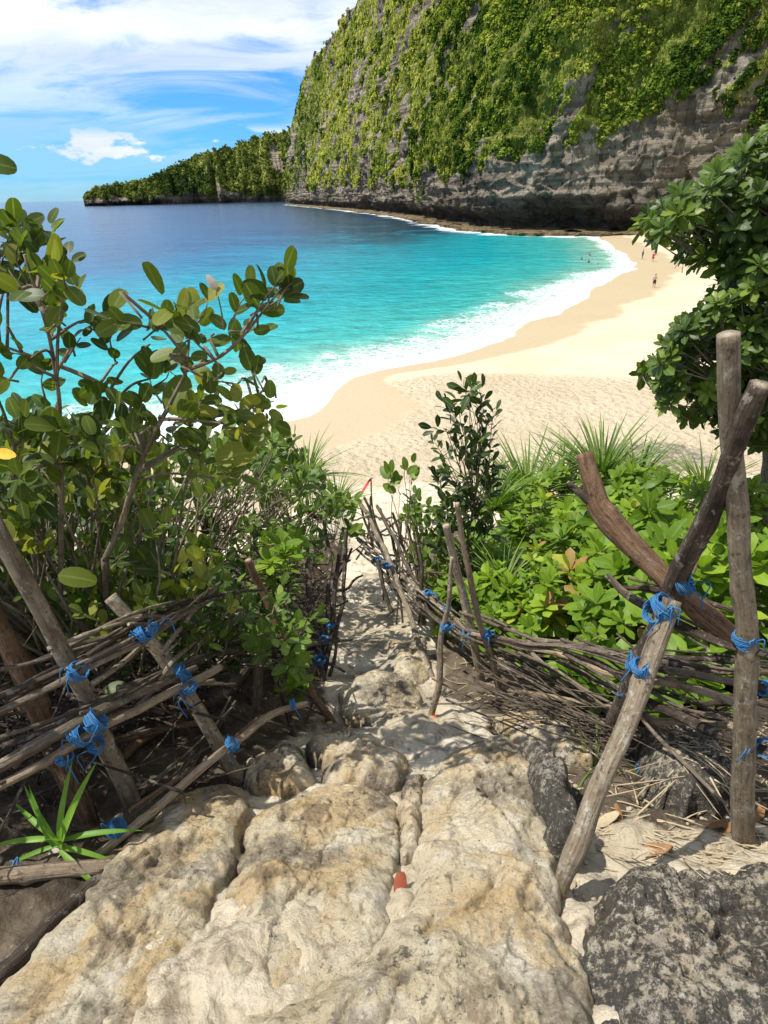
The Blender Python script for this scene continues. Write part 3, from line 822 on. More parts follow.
w = (vegh ** 2).ravel().copy(); w[(HU.ravel() > 330)] = 0; w /= w.sum()
pick = RNG.choice(w.size, 9000, p=w)
Pk = Ph[pick] + RNG.normal(0, 2, (len(pick), 3)); nn = np.broadcast_to(np.array([0.1, -1, .35]), Pk.shape)
mb = MB()
clump_mesh(mb, Pk, unit(nn), 1.3 + 3.0 * RNG.random(len(pick)) ** 2.2 + 2.6 * (RNG.random(len(pick)) < .08), np.clip(.55 + .8 * fbm(Pk / 110, 3) + RNG.normal(0, .13, len(pick)), 0, 1), 20, .42, .6)
tag(mb.build('headland_vegetation', M['farveg'], smooth=False), kind='stuff')
for nm, pts in () and (('shore_rocks', [(96, 200), (170, 199), (185, 198), (178, 198), (235, 197), (262, 197)]),):
    pass

# ---- the sea
ang = np.concatenate([np.linspace(-85, -48, 20, endpoint=False), np.linspace(-48, 40, 420), np.linspace(41, 90, 20)])
dist = np.concatenate([np.geomspace(16, 420, 420), np.geomspace(440, 30000, 90)])
aa, dd = np.meshgrid(np.radians(ang), dist)
wx, wy = dd * np.sin(aa), dd * np.cos(aa)
ws = sea_dist(wx, wy)
wc = np.abs(seg_dist(wx, wy, cliff_pl[:: 4]))
hd = np.full(wx.shape, 1e9)
for k in range(0, NU, 6):
    hd = np.minimum(hd, np.hypot(wx - base[k, 0], wy - base[k, 1]))
wc = np.minimum(wc, hd * .5)
q = v3(wx.ravel(), wy.ravel())
fwid = np.interp(wy, [25, 33, 40, 46, 52, 58, 70, 85, 110, 150, 200], [17, 16, 13, 10, 9.5, 10, 11, 13, 7, 5, 5])
fwid = fwid * .95 * (1 + .35 * fbm(q / 9, 2).reshape(wx.shape))
foam = np.clip(1 - ws / fwid, -1, 1)
wz = np.zeros(wx.shape)
brk = np.exp(-((ws - fwid * .8) / 2.2) ** 2) * sstep(-.2, .4, fbm(q / 16 + 3, 2).reshape(wx.shape))
wz = wz + .22 * brk * (wy < 230)
wz = np.where(ws < 0, .0 + 0.02 * ws, wz + .03 * sstep(0, 1.0, ws))
mb = MB()
keep = grid_quads(*wx.shape)[:, ::-1]
ok = (ws.ravel()[keep] > -6).any(1)
mb.add(np.stack([wx, wy, wz], -1).reshape(-1, 3), keep[ok], shore=np.clip(ws, -20, 2000).ravel(), cliffd=np.clip(wc, 0, 3000).ravel(), foam=foam.ravel())
tag(mb.build('sea', M['water']), kind='structure')

# ------------------------------------------------------------------ rocks underfoot
def in_poly_dist(x, y, poly):
    poly = np.asarray(poly)[:, :2]
    d = np.full(x.shape, 1e9); ins = np.zeros(x.shape, bool)
    for a, b in zip(poly, np.roll(poly, -1, 0)):
        ab = b - a
        t = np.clip(((x - a[0]) * ab[0] + (y - a[1]) * ab[1]) / (ab @ ab + 1e-12), 0, 1)
        d = np.minimum(d, np.hypot(x - a[0] - t * ab[0], y - a[1] - t * ab[1]))
        cr = (a[1] > y) != (b[1] > y)
        with np.errstate(divide='ignore', invalid='ignore'):
            ins ^= cr & (x < (b[0] - a[0]) * (y - a[1]) / (b[1] - a[1]) + a[0])
    return np.where(ins, d, -d)

ROCKS = []
def rock(name, label, px, H, mat, w=.16, res=.0065, rough=1.0, cat='boulder', group=None, sink=0.0, tilt=(0, 0), seed=0):
    pts = np.array([on_ground(a, b, H * .75) for a, b in px])
    cen = pts.mean(0)
    lo, hi = pts.min(0) - .09, pts.max(0) + .09
    X, Y = np.meshgrid(np.arange(lo[0], hi[0], res), np.arange(lo[1], hi[1], res))
    q = v3(X.ravel(), Y.ravel(), seed * 3.7)
    sh = X.shape
    wob = (.040 * fbm(q * 4.2 + seed, 3) + .020 * fbm(q * 15 + seed, 3)).reshape(sh) + .014
    s = in_poly_dist(X, Y, pts) + wob * min(1, w * 9)
    base = ground_z(X, Y, False) - sink - .055 * sstep(1.5, .8, Y) * sstep(.55, .25, np.abs(X + .28))
    # broken, stepped limestone: cells of different height with cracked edges
    wx_ = X + .09 * pn(q * 6).reshape(sh); wy_ = Y + .09 * pn(q * 6 + 40).reshape(sh)
    f1, f2, cid = worley2(wx_ * 3.3 + seed, wy_ * 2.6, seed)
    g1, g2, cid2 = worley2(wx_ * 13 + seed, wy_ * 13, seed + 5)
    k1, k2, cid3 = worley2(X * 34, Y * 34, seed + 9)
    amp = np.clip(H / .08, .55, 1.05) * rough
    w = w * (1 + .8 * fbm(q * 3.0 + 3 + seed, 2).reshape(sh)).clip(.35, 2)
    soft = sstep(.30, .66, .5 + .8 * fbm(q * 2.2 + 9, 2).reshape(sh))          # smooth worn zones against broken crust
    rel_ = (.042 * fbm(q * 2.3 + seed, 3) + .017 * fbm(q * 7, 4) + .012 * fbm(q * 6 + 13, 4, ridged=True)).reshape(sh) - .008
    rg = fbm(q * np.array([2.6, 2.1, 1]) + .5 * pn(q * 7)[:, None] + seed, 4, ridged=True).reshape(sh)
    crack = sstep(1.28, 1.62, rg)
    rel_ = rel_ + (cid - .5) * .022 - .026 * crack
    crust = (cid2 - .5) * .026 - .012 * sstep(.09, 0, g2 - g1) + .013 * fbm(q * 30, 3).reshape(sh) + (cid3 - .5) * .008
    rel_ = rel_ + crust * (1 - .72 * soft) + .0050 * fbm(q * 52, 3).reshape(sh)
    pit = fbm(q * 19 + 60, 3).reshape(sh)
    jx = X * 5.2 + (.16 * pn(q * 9 + 3) + .10 * pn(q * 27)).reshape(sh); jy = Y * 4.0 + (.16 * pn(q * 9 + 33) + .10 * pn(q * 27 + 8)).reshape(sh)
    e1, e2, ecid = worley2(jx, jy, seed + 21)
    frac = sstep(.045, 0, e2 - e1) * sstep(-.05, .25, fbm(q * 2.7 + 71, 2).reshape(sh))
    rel_ = rel_ - .014 * frac + (ecid - .5) * .014
    rel_ = rel_ - .013 * sstep(.34, .70, pit) * (1 - .6 * soft)
    t = np.clip(s / w, 0, 1)
    prof = H * np.sqrt(np.clip(1 - (1 - t) ** 2.0, 0, 1))
    z = base + prof + amp * rel_ * (.25 + .75 * t) + tilt[0] * (X - cen[0]) + tilt[1] * (Y - cen[1])
    z = np.where(s < 0, z + s * 3.2 - .01, z)
    keepv = s > -.055
    Q = grid_quads(*sh)
    Q = Q[keepv.ravel()[Q].all(1)]
    used = np.unique(Q); mp = np.full(X.size, -1); mp[used] = np.arange(len(used))
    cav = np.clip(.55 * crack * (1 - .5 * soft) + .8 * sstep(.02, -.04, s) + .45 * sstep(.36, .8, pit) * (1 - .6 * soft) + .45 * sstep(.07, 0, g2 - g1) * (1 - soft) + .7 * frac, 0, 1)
    mb = MB()
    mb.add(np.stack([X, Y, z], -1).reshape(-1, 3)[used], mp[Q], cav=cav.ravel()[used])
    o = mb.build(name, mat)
    ROCKS.append((X, Y, np.where(s > -.02, z, -1e9)))
    return tag(o, label, cat, group)

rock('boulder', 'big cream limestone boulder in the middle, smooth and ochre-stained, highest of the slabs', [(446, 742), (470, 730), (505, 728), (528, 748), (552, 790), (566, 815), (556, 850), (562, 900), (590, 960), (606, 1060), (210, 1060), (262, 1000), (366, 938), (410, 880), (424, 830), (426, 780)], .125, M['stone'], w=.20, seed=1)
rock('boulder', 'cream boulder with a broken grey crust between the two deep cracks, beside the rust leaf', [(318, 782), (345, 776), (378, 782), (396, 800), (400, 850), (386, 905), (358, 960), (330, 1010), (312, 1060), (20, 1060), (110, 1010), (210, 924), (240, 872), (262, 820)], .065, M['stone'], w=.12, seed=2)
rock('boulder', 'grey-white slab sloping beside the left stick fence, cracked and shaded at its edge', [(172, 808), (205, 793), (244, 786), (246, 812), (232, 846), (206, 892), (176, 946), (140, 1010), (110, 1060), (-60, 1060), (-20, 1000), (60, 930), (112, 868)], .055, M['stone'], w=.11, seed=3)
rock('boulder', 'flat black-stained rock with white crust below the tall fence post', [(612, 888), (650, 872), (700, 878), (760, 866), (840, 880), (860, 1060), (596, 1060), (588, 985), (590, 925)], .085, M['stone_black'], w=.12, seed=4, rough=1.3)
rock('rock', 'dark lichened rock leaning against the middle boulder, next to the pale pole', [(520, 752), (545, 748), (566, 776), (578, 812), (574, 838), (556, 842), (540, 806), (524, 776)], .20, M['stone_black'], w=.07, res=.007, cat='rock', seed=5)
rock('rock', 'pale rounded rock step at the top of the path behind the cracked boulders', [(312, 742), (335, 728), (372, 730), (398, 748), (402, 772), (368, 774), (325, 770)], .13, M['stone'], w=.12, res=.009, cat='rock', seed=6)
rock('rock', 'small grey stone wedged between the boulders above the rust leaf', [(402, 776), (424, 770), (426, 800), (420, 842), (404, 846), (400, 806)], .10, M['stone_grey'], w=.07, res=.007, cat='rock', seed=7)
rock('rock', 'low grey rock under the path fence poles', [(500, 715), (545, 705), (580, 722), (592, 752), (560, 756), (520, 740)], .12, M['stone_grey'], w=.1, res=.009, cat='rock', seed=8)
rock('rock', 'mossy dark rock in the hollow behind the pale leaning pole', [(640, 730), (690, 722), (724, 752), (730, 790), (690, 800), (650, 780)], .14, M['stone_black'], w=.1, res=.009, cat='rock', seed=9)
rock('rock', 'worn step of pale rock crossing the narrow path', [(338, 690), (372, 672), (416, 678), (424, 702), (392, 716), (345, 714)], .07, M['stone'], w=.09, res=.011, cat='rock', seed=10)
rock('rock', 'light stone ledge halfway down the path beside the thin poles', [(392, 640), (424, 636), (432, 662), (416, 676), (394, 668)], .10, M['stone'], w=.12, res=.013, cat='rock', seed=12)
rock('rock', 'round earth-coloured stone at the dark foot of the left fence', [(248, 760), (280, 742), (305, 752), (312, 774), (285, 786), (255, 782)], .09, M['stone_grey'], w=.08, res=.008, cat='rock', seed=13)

def top_z(x, y):
    """height of whatever ground or rock lies at a spot"""
    z = gz(x, y)
    for X, Y, Z in ROCKS:
        if X[0, 0] < x < X[0, -1] and Y[0, 0] < y < Y[-1, 0]:
            j = int((x - X[0, 0]) / (X[0, 1] - X[0, 0])); i = int((y - Y[0, 0]) / (Y[1, 0] - Y[0, 0]))
            z = max(z, float(Z[min(i, Z.shape[0] - 1), min(j, Z.shape[1] - 1)]))
    return z

def surf_pt(px, py, lift=0.0):
    r = ray(px, py)
    for d in np.arange(.35, 12, .008):
        p = CAM + r * (d / r[1])
        if p[2] < top_z(p[0], p[1]) + lift:
            return p
    return on_ground(px, py)

# ------------------------------------------------------------------ fences of sticks tied with blue rope
PATHS = {}
def pole(par, name, pts, w, mat, lump=.16, wob=.02, label=None, seg=12, gnarl=0.10):
    """pts: (px, py, d) along it, w: widths in pixels along it"""
    pw = np.array([P(*p) for p in pts])
    ws = np.interp(np.linspace(0, 1, len(pw)), np.linspace(0, 1, len(w)), w)
    PATHS.setdefault(par.name, []).append(smooth_path(pw, 80))
    k_ = .80 if name != 'rail' else .66
    rad = [pxr(a * k_, p) for a, p in zip(ws, pw)]
    if name == 'rail' and max(w) > 8.5 and mat != 'wood_pale':
        for j in range(2):
            off_ = np.array([RNG.normal(0, .006), RNG.normal(0, .015), RNG.choice([-1, 1]) * RNG.uniform(.6, 1.7) * max(rad)])
            t0, t1 = RNG.uniform(-.05, .35), RNG.uniform(.6, 1.0)
            full = smooth_path(pw, 40)
            sub = full[int(max(0, t0) * 39):int(t1 * 39) + 1] + off_ + np.linspace(-1, 1, int(t1 * 39) + 1 - int(max(0, t0) * 39))[:, None] * np.array([0, 0, RNG.normal(0, .012)])
            mb = MB(); tube(mb, sub[::5], [max(rad) * .5, max(rad) * .33], seg=8, lump=.2, wob=.02, gnarl=.1, n=30)
            mb.build(name, M[RNG.choice(['wood_dark', 'wood_twig', 'wood_grey'])], par)
    mb = MB()
    tube(mb, pw, rad, seg=seg, lump=lump, wob=wob, gnarl=gnarl, n=max(10, int(np.linalg.norm(np.diff(pw, axis=0), axis=1).sum() / .014)))
    o = mb.build(name, M[mat], par)
    if label: o['label'] = label
    return pw, rad

def tie(par, px, py, d, rad, axis=(0, 0, 1), turns=6, tails=2, r=.0016):
    """a few turns of rope round a joint, and its loose ends"""
    c = P(px, py, d); ax = unit(np.array(axis, float)); rad = rad * .74
    A_ = np.concatenate(PATHS[par.name]); rl_ = A_ - CAM; zc_ = rl_ @ FWD
    pd_ = np.hypot(384 + FPX * (rl_ @ RGT) / zc_ - px, 512 - FPX * (rl_ @ UPV) / zc_ - py)
    ok_ = (pd_ < 14) & (np.abs(rl_[:, 1] - d) < .45)
    if ok_.any():
        c = P(px, py, float(rl_[ok_, 1].min()) + .012)
    mb = MB()
    ref = np.array([1.0, 0, 0]) if abs(ax[0]) < .8 else np.array([0, 1.0, 0])
    X = unit(np.cross(ax, ref)); Y = np.cross(ax, X)
    for g in range(2):
        t = np.linspace(0, 1, turns * 14)
        a = t * turns * 2 * math.pi + RNG.random() * 6
        sl = (-1) ** g * RNG.uniform(.10, .42)
        rr = rad * (1.05 + .10 * g + .16 * np.abs(pn(v3(t * 11 + g * 5 + c[0] * 30, 3.0))))
        h = (t - .5) * rad * .8 + sl * rad * np.cos(a) + rad * .2 * pn(v3(t * 19 + c[1] * 20, g * 3.))
        pts = c + X * (rr * np.cos(a))[:, None] + Y * (rr * np.sin(a))[:, None] + ax * h[:, None]
        tube(mb, pts, r, seg=6, raw=True)
    for k in range(tails):
        dirn = unit(-FWD * .7 + RNG.normal(0, .5, 3)); s = c + dirn * rad * 1.1
        L = RNG.uniform(.03, .08)
        e = s + dirn * L * .5 + np.array([RNG.normal(0, .02), 0, -L * .7])
        tube(mb, [s, s + dirn * L * .5 + np.array([0, 0, .012]), e], r, seg=6, n=8)
    k = c - FWD * rad * 1.15
    t = np.linspace(0, 4 * math.pi, 30)
    tube(mb, k + np.stack([np.cos(t) * .008, np.sin(t * 1.3) * .007, np.sin(t) * .009], -1), r * 1.3, seg=6, raw=True)
    return mb.build('rope_tie', M['rope'], par)

# the fence to the right of the path, nearest the viewer
rb = on_ground(742, 842)
fr = thing('stick_fence', rb, 'rough fence of thick grey and brown poles lashed with blue rope beside green shrubs', 'fence', 'stick fences along the path')
pole(fr, 'post', [(743, 850, rb[1]), (744, 770, rb[1] - .015), (745, 640, rb[1] - .02), (738, 520, rb[1] - .03), (730, 420, rb[1] - .04), (728, 334, rb[1] - .05)], [26, 27, 27, 27, 27, 27], 'wood_bark', .07, .008, 'upright post with sawn top and pale lichen spots', seg=18)
pole(fr, 'post', [(762, 384, rb[1] - .10), (734, 450, rb[1] - .06), (698, 535, rb[1] + .06), (664, 612, rb[1] + .24), (640, 668, rb[1] + .36), (616, 722, rb[1] + .5)], [24, 27, 29, 29, 28, 27], 'wood_dark', .12, .02, 'dark bark post leaning across the fence', seg=18)
lb = surf_pt(562, 890)
pole(fr, 'post', [(560, 892, lb[1]), (566, 872, lb[1] + .01), (580, 842, lb[1] + .03), (598, 790, lb[1] + .09), (628, 716, lb[1] + .17), (652, 655, lb[1] + .25), (672, 600, lb[1] + .32)], [17, 27, 24, 22, 23, 25, 25], 'wood_bark', .10, .014, 'pale weathered prop with a knobbed foot', seg=16)
pole(fr, 'post', [(583, 453, 1.62), (592, 482, 1.58), (600, 507, 1.55), (628, 540, 1.49), (665, 578, 1.42), (700, 612, 1.34), (733, 640, 1.28)], [19, 25, 31, 28, 26, 28, 29], 'wood_brown', .12, .0, 'brown bent branch with a broken end', seg=16)
pole(fr, 'stub', [(600, 510, 1.55), (586, 498, 1.56), (568, 482, 1.57)], [15, 11, 5], 'wood_dark', .2, .0, seg=10)
pole(fr, 'rail', [(606, 575, 1.72), (622, 590, 1.66), (645, 603, 1.56), (682, 622, 1.40), (722, 643, 1.2), (775, 656, 1.12)], [8, 13, 12, 13, 12, 12], 'wood_dark', .3, .03)
pole(fr, 'rail', [(622, 588, 1.75), (660, 590, 1.60), (700, 600, 1.45), (740, 612, 1.35)], [7, 10, 9, 8], 'wood_dark', .3, .03)
pole(fr, 'rail', [(684, 560, 1.6), (692, 572, 1.58), (700, 545, 1.62)], [7, 9, 6], 'wood_grey', .3, .02)
pole(fr, 'rail', [(466, 630, 2.45), (520, 640, 2.2), (590, 647, 1.9), (640, 662, 1.65), (700, 676, 1.4), (775, 690, 1.25)], [5, 7, 9, 10, 12, 12], 'wood_grey', .2, .03)
pole(fr, 'rail', [(472, 634, 2.4), (530, 648, 2.15), (600, 668, 1.85), (650, 678, 1.62), (700, 690, 1.42), (775, 716, 1.25)], [6, 8, 11, 12, 13, 13], 'wood_pale', .15, .03)
pole(fr, 'rail', [(486, 684, 2.4), (550, 697, 2.1), (610, 710, 1.8), (670, 722, 1.5), (735, 726, 1.26)], [6, 8, 9, 11, 11], 'wood_pale', .12, .03)
pole(fr, 'rail', [(560, 648, 2.0), (610, 668, 1.8), (650, 700, 1.56), (690, 722, 1.36), (730, 738, 1.22), (780, 756, 1.12)], [5, 7, 13, 15, 16, 16], 'wood_dark', .3, .03)
pole(fr, 'rail', [(500, 652, 2.35), (570, 690, 2.0), (640, 735, 1.6)], [3, 5, 5], 'wood_twig', .2, .03)
pole(fr, 'rail', [(480, 640, 2.4), (560, 655, 2.05), (620, 690, 1.75), (660, 730, 1.55)], [3, 5, 6, 4], 'wood_twig', .2, .03)
pole(fr, 'rail', [(640, 716, 1.58), (670, 748, 1.45), (702, 780, 1.32), (728, 806, 1.22)], [5, 6, 6, 5], 'wood_grey', .2, .02)
pole(fr, 'rail', [(650, 660, 1.75), (700, 664, 1.6), (775, 672, 1.45)], [9, 10, 10], 'wood_dark', .2, .03)
pole(fr, 'rail', [(600, 650, 2.0), (680, 655, 1.75), (775, 668, 1.5)], [6, 8, 9], 'wood_dark', .2, .03)
pole(fr, 'rail', [(700, 705, 1.6), (740, 700, 1.5), (775, 706, 1.4)], [8, 10, 10], 'wood_dark', .2, .03)
for a in ((684, 581, 1.345, .042, (-.75, .3, -.6), 6), (664, 607, 1.41, .042, (.5, -.2, .8), 6), (655, 612, 1.43, .036, (.9, .3, -.3), 5), (745, 639, 1.10, .033, (.0, 0, 1), 7),
          (746, 741, 1.11, .033, (.05, 0, 1), 6), (632, 662, 1.62, .036, (.9, -.3, -.2), 6), (640, 668, 1.58, .030, (.4, -.2, .8), 4), (622, 692, 1.72, .022, (.8, -.3, -.3), 4), (629, 712, 1.68, .022, (.4, -.2, .8), 3), (764, 688, 1.14, .026, (.9, .2, -.1), 4), (766, 748, 1.06, .030, (.9, .2, -.1), 4)):
    tie(fr, *a[:4], axis=a[4], turns=a[5])
tie(fr, 736, 838, rb[1] - .01, .033, axis=(.1, 0, 1), turns=4)

# the thin fence that runs down beside the path
pb = on_ground(433, 682)
fp = thing('stick_fence', pb, 'thin stick fence of leaning poles with blue ties running down the path', 'fence', 'stick fences along the path')
bB, bC, bD = on_ground(432, 716), on_ground(482, 685), on_ground(503, 702)
pole(fp, 'post', [(434, 684, pb[1]), (418, 640, pb[1] + .35), (400, 588, pb[1] + .85), (378, 535, pb[1] + 1.5), (357, 497, pb[1] + 2.0)], [8.5, 7.5, 6.5, 5.5, 4], 'wood_bark', .15, .03)
pole(fp, 'post', [(431, 717, bB[1]), (438, 680, bB[1]), (446, 630, bB[1] + .03), (452, 557, bB[1] + .06)], [8.5, 8, 7, 5], 'wood_bark', .15, .03)
pole(fp, 'post', [(483, 687, bC[1]), (470, 625, bC[1]), (457, 570, bC[1] + .02), (446, 525, bC[1] + .02)], [10, 11, 11, 9], 'wood_bark', .15, .02)
pole(fp, 'post', [(503, 703, bD[1]), (486, 640, bD[1]), (470, 580, bD[1]), (457, 503, bD[1])], [8, 8, 7.5, 6.5], 'wood_pale', .12, .02)
for a in (((433, 612, 3.3), (405, 560, 3.8), (377, 506, 4.6)), ((421, 610, 3.4), (424, 580, 3.4), (418, 545, 3.5)), ((418, 598, 3.7), (420, 565, 3.7), (414, 540, 3.7)),
          ((392, 612, 3.9), (383, 585, 4.0), (378, 560, 4.1))):
    pole(fp, 'post', a, [5, 5, 4], 'wood_twig', .2, .03, seg=8)
pole(fp, 'rail', [(358, 540, 5.5), (392, 568, 4.1), (427, 594, 3.3), (470, 632, 2.6), (500, 640, 2.35)], [4, 5, 6, 7, 7], 'wood_grey', .2, .04)
pole(fp, 'rail', [(366, 552, 5.0), (400, 582, 3.9), (440, 612, 3.0), (476, 640, 2.55)], [3, 4, 5, 6], 'wood_twig', .2, .04)
pole(fp, 'rail', [(372, 560, 4.7), (410, 600, 3.5), (446, 622, 2.9), (490, 650, 2.5)], [3, 4, 4, 5], 'wood_dark', .2, .04)
pole(fp, 'rail', [(395, 580, 3.9), (430, 612, 3.1), (470, 650, 2.7), (520, 690, 2.4)], [2, 3, 4, 3], 'wood_twig', .2, .05)
pole(fp, 'rail', [(352, 533, 5.6), (400, 560, 4.4), (450, 574, 3.8), (500, 590, 3.5)], [2, 3, 3, 3], 'wood_twig', .2, .06)
for a in ((428, 593, 3.25, .03), (447, 608, 2.9, .026), (446, 626, 2.45, .03), (468, 634, 2.6, .036), (486, 634, 2.5, .03), (387, 566, 4.25, .03), (378, 560, 4.7, .03)):
    tie(fp, *a, axis=(.2, 0, 1), turns=4, r=.0028)
mb = MB(); c0 = P(432, 715, bB[1] - .02)
tube(mb, [c0 + np.array([-.022, -.01, -.01]), c0 + np.array([0, -.022, .006]), c0 + np.array([.024, -.008, -.008])], [.006, .011, .006], seg=8)
mb.build('paint_mark', M['orange'], fp)

def tangle(par, pts, n, spread, w=(2, 4.5)):
    full = smooth_path(np.array([P(*p) for p in pts]), 60)
    for j in range(n):
        i0 = RNG.integers(0, 34); i1 = min(59, i0 + RNG.integers(14, 36))
        o_ = RNG.normal(0, 1, 3) * np.array([.4, .6, 1]) * spread
        dv_ = np.array([RNG.normal(0, .03), RNG.normal(0, .04), RNG.normal(0, .07)])
        sub = full[i0:i1:4] + o_ + np.linspace(-1, 1, len(full[i0:i1:4]))[:, None] * dv_
        r_ = pxr(RNG.uniform(*w), sub[0])
        mb = MB(); tube(mb, sub, [r_, r_ * .55], seg=7, lump=.2, wob=.02, gnarl=.08, n=26)
        mb.build('rail', M[RNG.choice(['wood_grey', 'wood_twig', 'wood_dark', 'wood_bark'])], par)
tangle(fr, [(450, 622, 2.6), (560, 655, 2.05), (650, 685, 1.62), (785, 705, 1.3)], 16, .07)
tangle(fr, [(480, 660, 2.5), (580, 690, 2.05), (680, 720, 1.55), (785, 745, 1.25)], 12, .05)
tangle(fp, [(356, 535, 5.8), (400, 575, 4.0), (440, 606, 3.1), (500, 645, 2.4)], 18, .06, (1.8, 3.5))
# far end of the path: a thicket of thin stakes on both sides, the right one carrying the flag
sb = on_ground(385, 548)
fs = thing('stick_fence', sb, 'row of crossed thin stakes at the foot of the path before the beach', 'fence', 'stick fences along the path')
for a, b, c, d, D, w in ((358, 500, 372, 545, 8.0, 3), (364, 497, 380, 540, 7.6, 4), (371, 496, 366, 548, 8.2, 3), (380, 508, 398, 562, 6.5, 4), (392, 512, 410, 570, 5.8, 4), (400, 515, 396, 575, 5.6, 4),
                         (406, 520, 420, 590, 5.0, 5), (414, 530, 408, 580, 5.2, 4), (372, 508, 392, 590, 5.4, 3), (384, 600, 379, 560, 5.0, 3)):
    pole(fs, 'stake', [(a, b, D), ((a + c) / 2 + 1, (b + d) / 2, D - .05), (c, d, D - .1)], [w * .8, w, w], 'wood_twig', .2, .05, seg=7)
for pts in (((352, 520, 8.2), (384, 516, 7.2), (415, 524, 6.0)), ((354, 536, 7.6), (386, 532, 6.4), (410, 540, 5.6)), ((360, 548, 7.0), (390, 556, 6.0), (420, 545, 5.2)), ((366, 510, 8.0), (396, 530, 6.4), (416, 560, 5.2)), ((356, 560, 6.4), (372, 536, 6.6), (408, 516, 6.4))):
    pole(fs, 'rail', pts, [2.5, 3, 3], 'wood_twig', .2, .08, seg=7)

fb = P(372, 545, 8.4)
ff = thing('flag', fb, 'small red flag on a thin stick above the path end', 'flag')
pole(ff, 'stick', [(373, 546, 8.4), (372, 510, 8.4), (371, 478, 8.4)], [2, 2, 1.6], 'wood_twig', .1, .02, seg=7)
f0, f1_, f2_ = P(371.5, 478, 8.4), P(362, 492, 8.35), P(366, 485, 8.42)
n_ = 9; tt = np.linspace(0, 1, n_)
L0 = f0 + (f1_ - f0) * tt[:, None]; wv = np.sin(tt * 5) * .02
acr = unit(np.array([.8, 0, .45])) * .075
row = [L0 + acr * k + np.stack([0 * wv, wv + .01 * k * np.sin(tt * 7), 0 * wv], -1) for k in (-.5, 0, .5)]
fr_ = np.stack(row, 1).reshape(-1, 3)
mb = MB(); Qf = grid_quads(n_, 3)
mb.add(np.vstack([fr_, fr_ + np.array([0, .004, 0])]), np.vstack([Qf, Qf[:, ::-1] + len(fr_)]))
mb.build('cloth', M['flag'], ff)

# left of the path: dark upright sticks and the heavy fence nearest the viewer
lb3 = on_ground(322, 690)
fl2 = thing('stick_fence', lb3, 'thin dark upright sticks tied with blue rope at the shaded left path edge', 'fence', 'stick fences along the path')
for pts, w in ((((340, 545, 3.3), (333, 610, 3.05), (322, 690, 2.85)), (6, 7, 8)), (((331, 560, 3.4), (326, 625, 3.1), (318, 680, 2.95)), (5, 7, 7)), (((346, 530, 4.2), (344, 575, 4.0), (336, 640, 3.6)), (5, 5, 6)),
               (((322, 505, 4.6), (330, 560, 4.2), (334, 600, 3.9)), (4, 5, 5)), (((306, 540, 3.6), (312, 620, 3.1), (334, 715, 2.6)), (7, 9, 9)), (((336, 640, 3.2), (330, 690, 2.9), (336, 716, 2.7)), (4, 5, 5)),
               (((310, 560, 3.9), (318, 610, 3.6), (324, 655, 3.3)), (4, 4, 4)), (((352, 548, 4.6), (340, 575, 4.4), (320, 610, 4.1)), (3, 4, 4))):
    pole(fl2, 'stake', pts, w, 'wood_dark', .25, .05, seg=9)
for pts in (((262, 640, 3.0), (310, 620, 3.2), (348, 600, 3.6)), ((270, 662, 2.8), (320, 645, 3.0), (352, 640, 3.2)), ((285, 585, 3.6), (330, 575, 4.0), (350, 560, 4.5)), ((300, 600, 3.4), (340, 590, 3.8), (362, 575, 4.4)), ((290, 660, 2.9), (330, 664, 2.9), (345, 672, 2.9))):
    pole(fl2, 'rail', pts, [4, 5, 3], 'wood_dark', .25, .08, seg=8)
for a in ((324, 640, 3.02, .035), (320, 660, 2.95, .04), (330, 625, 3.1, .03)):
    tie(fl2, *a, axis=(.1, 0, 1), turns=5, r=.0026)

lb1 = on_ground(134, 806)
fl = thing('stick_fence', lb1, 'heavy fence of stick bundles and slanting posts under the dark broadleaf shrub', 'fence', 'stick fences along the path')
lb2, lb4 = on_ground(88, 822), on_ground(242, 782)
pole(fl, 'post', [(136, 812, lb1[1]), (118, 768, lb1[1] - .01), (88, 705, lb1[1] - .02), (48, 625, lb1[1] - .03), (2, 538, lb1[1] - .03), (-25, 490, lb1[1] - .03)], [21, 22, 22, 21, 22, 22], 'wood_bark', .12, .02, 'straight pale-spotted post', seg=16)
pole(fl, 'post', [(88, 826, lb2[1]), (66, 778, lb2[1] + .05), (44, 722, lb2[1] + .1), (18, 660, lb2[1] + .12), (-16, 600, lb2[1] + .14)], [25, 27, 27, 26, 24], 'wood_brown', .12, .03, 'thick curved brown post', seg=16)
pole(fl, 'post', [(246, 792, lb4[1]), (222, 752, lb4[1]), (188, 696, lb4[1] + .02), (150, 640, lb4[1] + .05), (110, 597, lb4[1] + .08)], [18, 18, 17, 17, 17], 'wood_bark', .12, .02, 'slanting post with a pale sawn top', seg=14)
p4 = on_ground(332, 722)
pole(fl, 'post', [(334, 726, p4[1]), (312, 690, p4[1]), (285, 640, p4[1] + .05), (262, 590, p4[1] + .1), (248, 560, p4[1] + .1)], [10, 11, 11, 11, 9], 'wood_brown', .15, .03, seg=12)
pole(fl, 'post', [(302, 764, 2.0), (292, 728, 2.05), (284, 690, 2.1), (268, 640, 2.2)], [7, 7, 7, 6], 'wood_dark', .2, .03, seg=9)
pole(fl, 'rail', [(-10, 716, 1.22), (40, 692, 1.3), (78, 672, 1.36), (140, 640, 1.5), (180, 616, 1.7), (216, 598, 1.95)], [11, 11, 10, 9, 7, 4], 'wood_grey', .15, .02)
pole(fl, 'rail', [(-10, 700, 1.26), (60, 668, 1.38), (130, 628, 1.58), (200, 600, 1.9), (262, 590, 2.3)], [10, 10, 8, 7, 4], 'wood_dark', .2, .03)
pole(fl, 'rail', [(20, 668, 1.5), (80, 645, 1.6), (150, 622, 1.8), (196, 608, 2.0)], [9, 9, 7, 5], 'wood_twig', .2, .03)
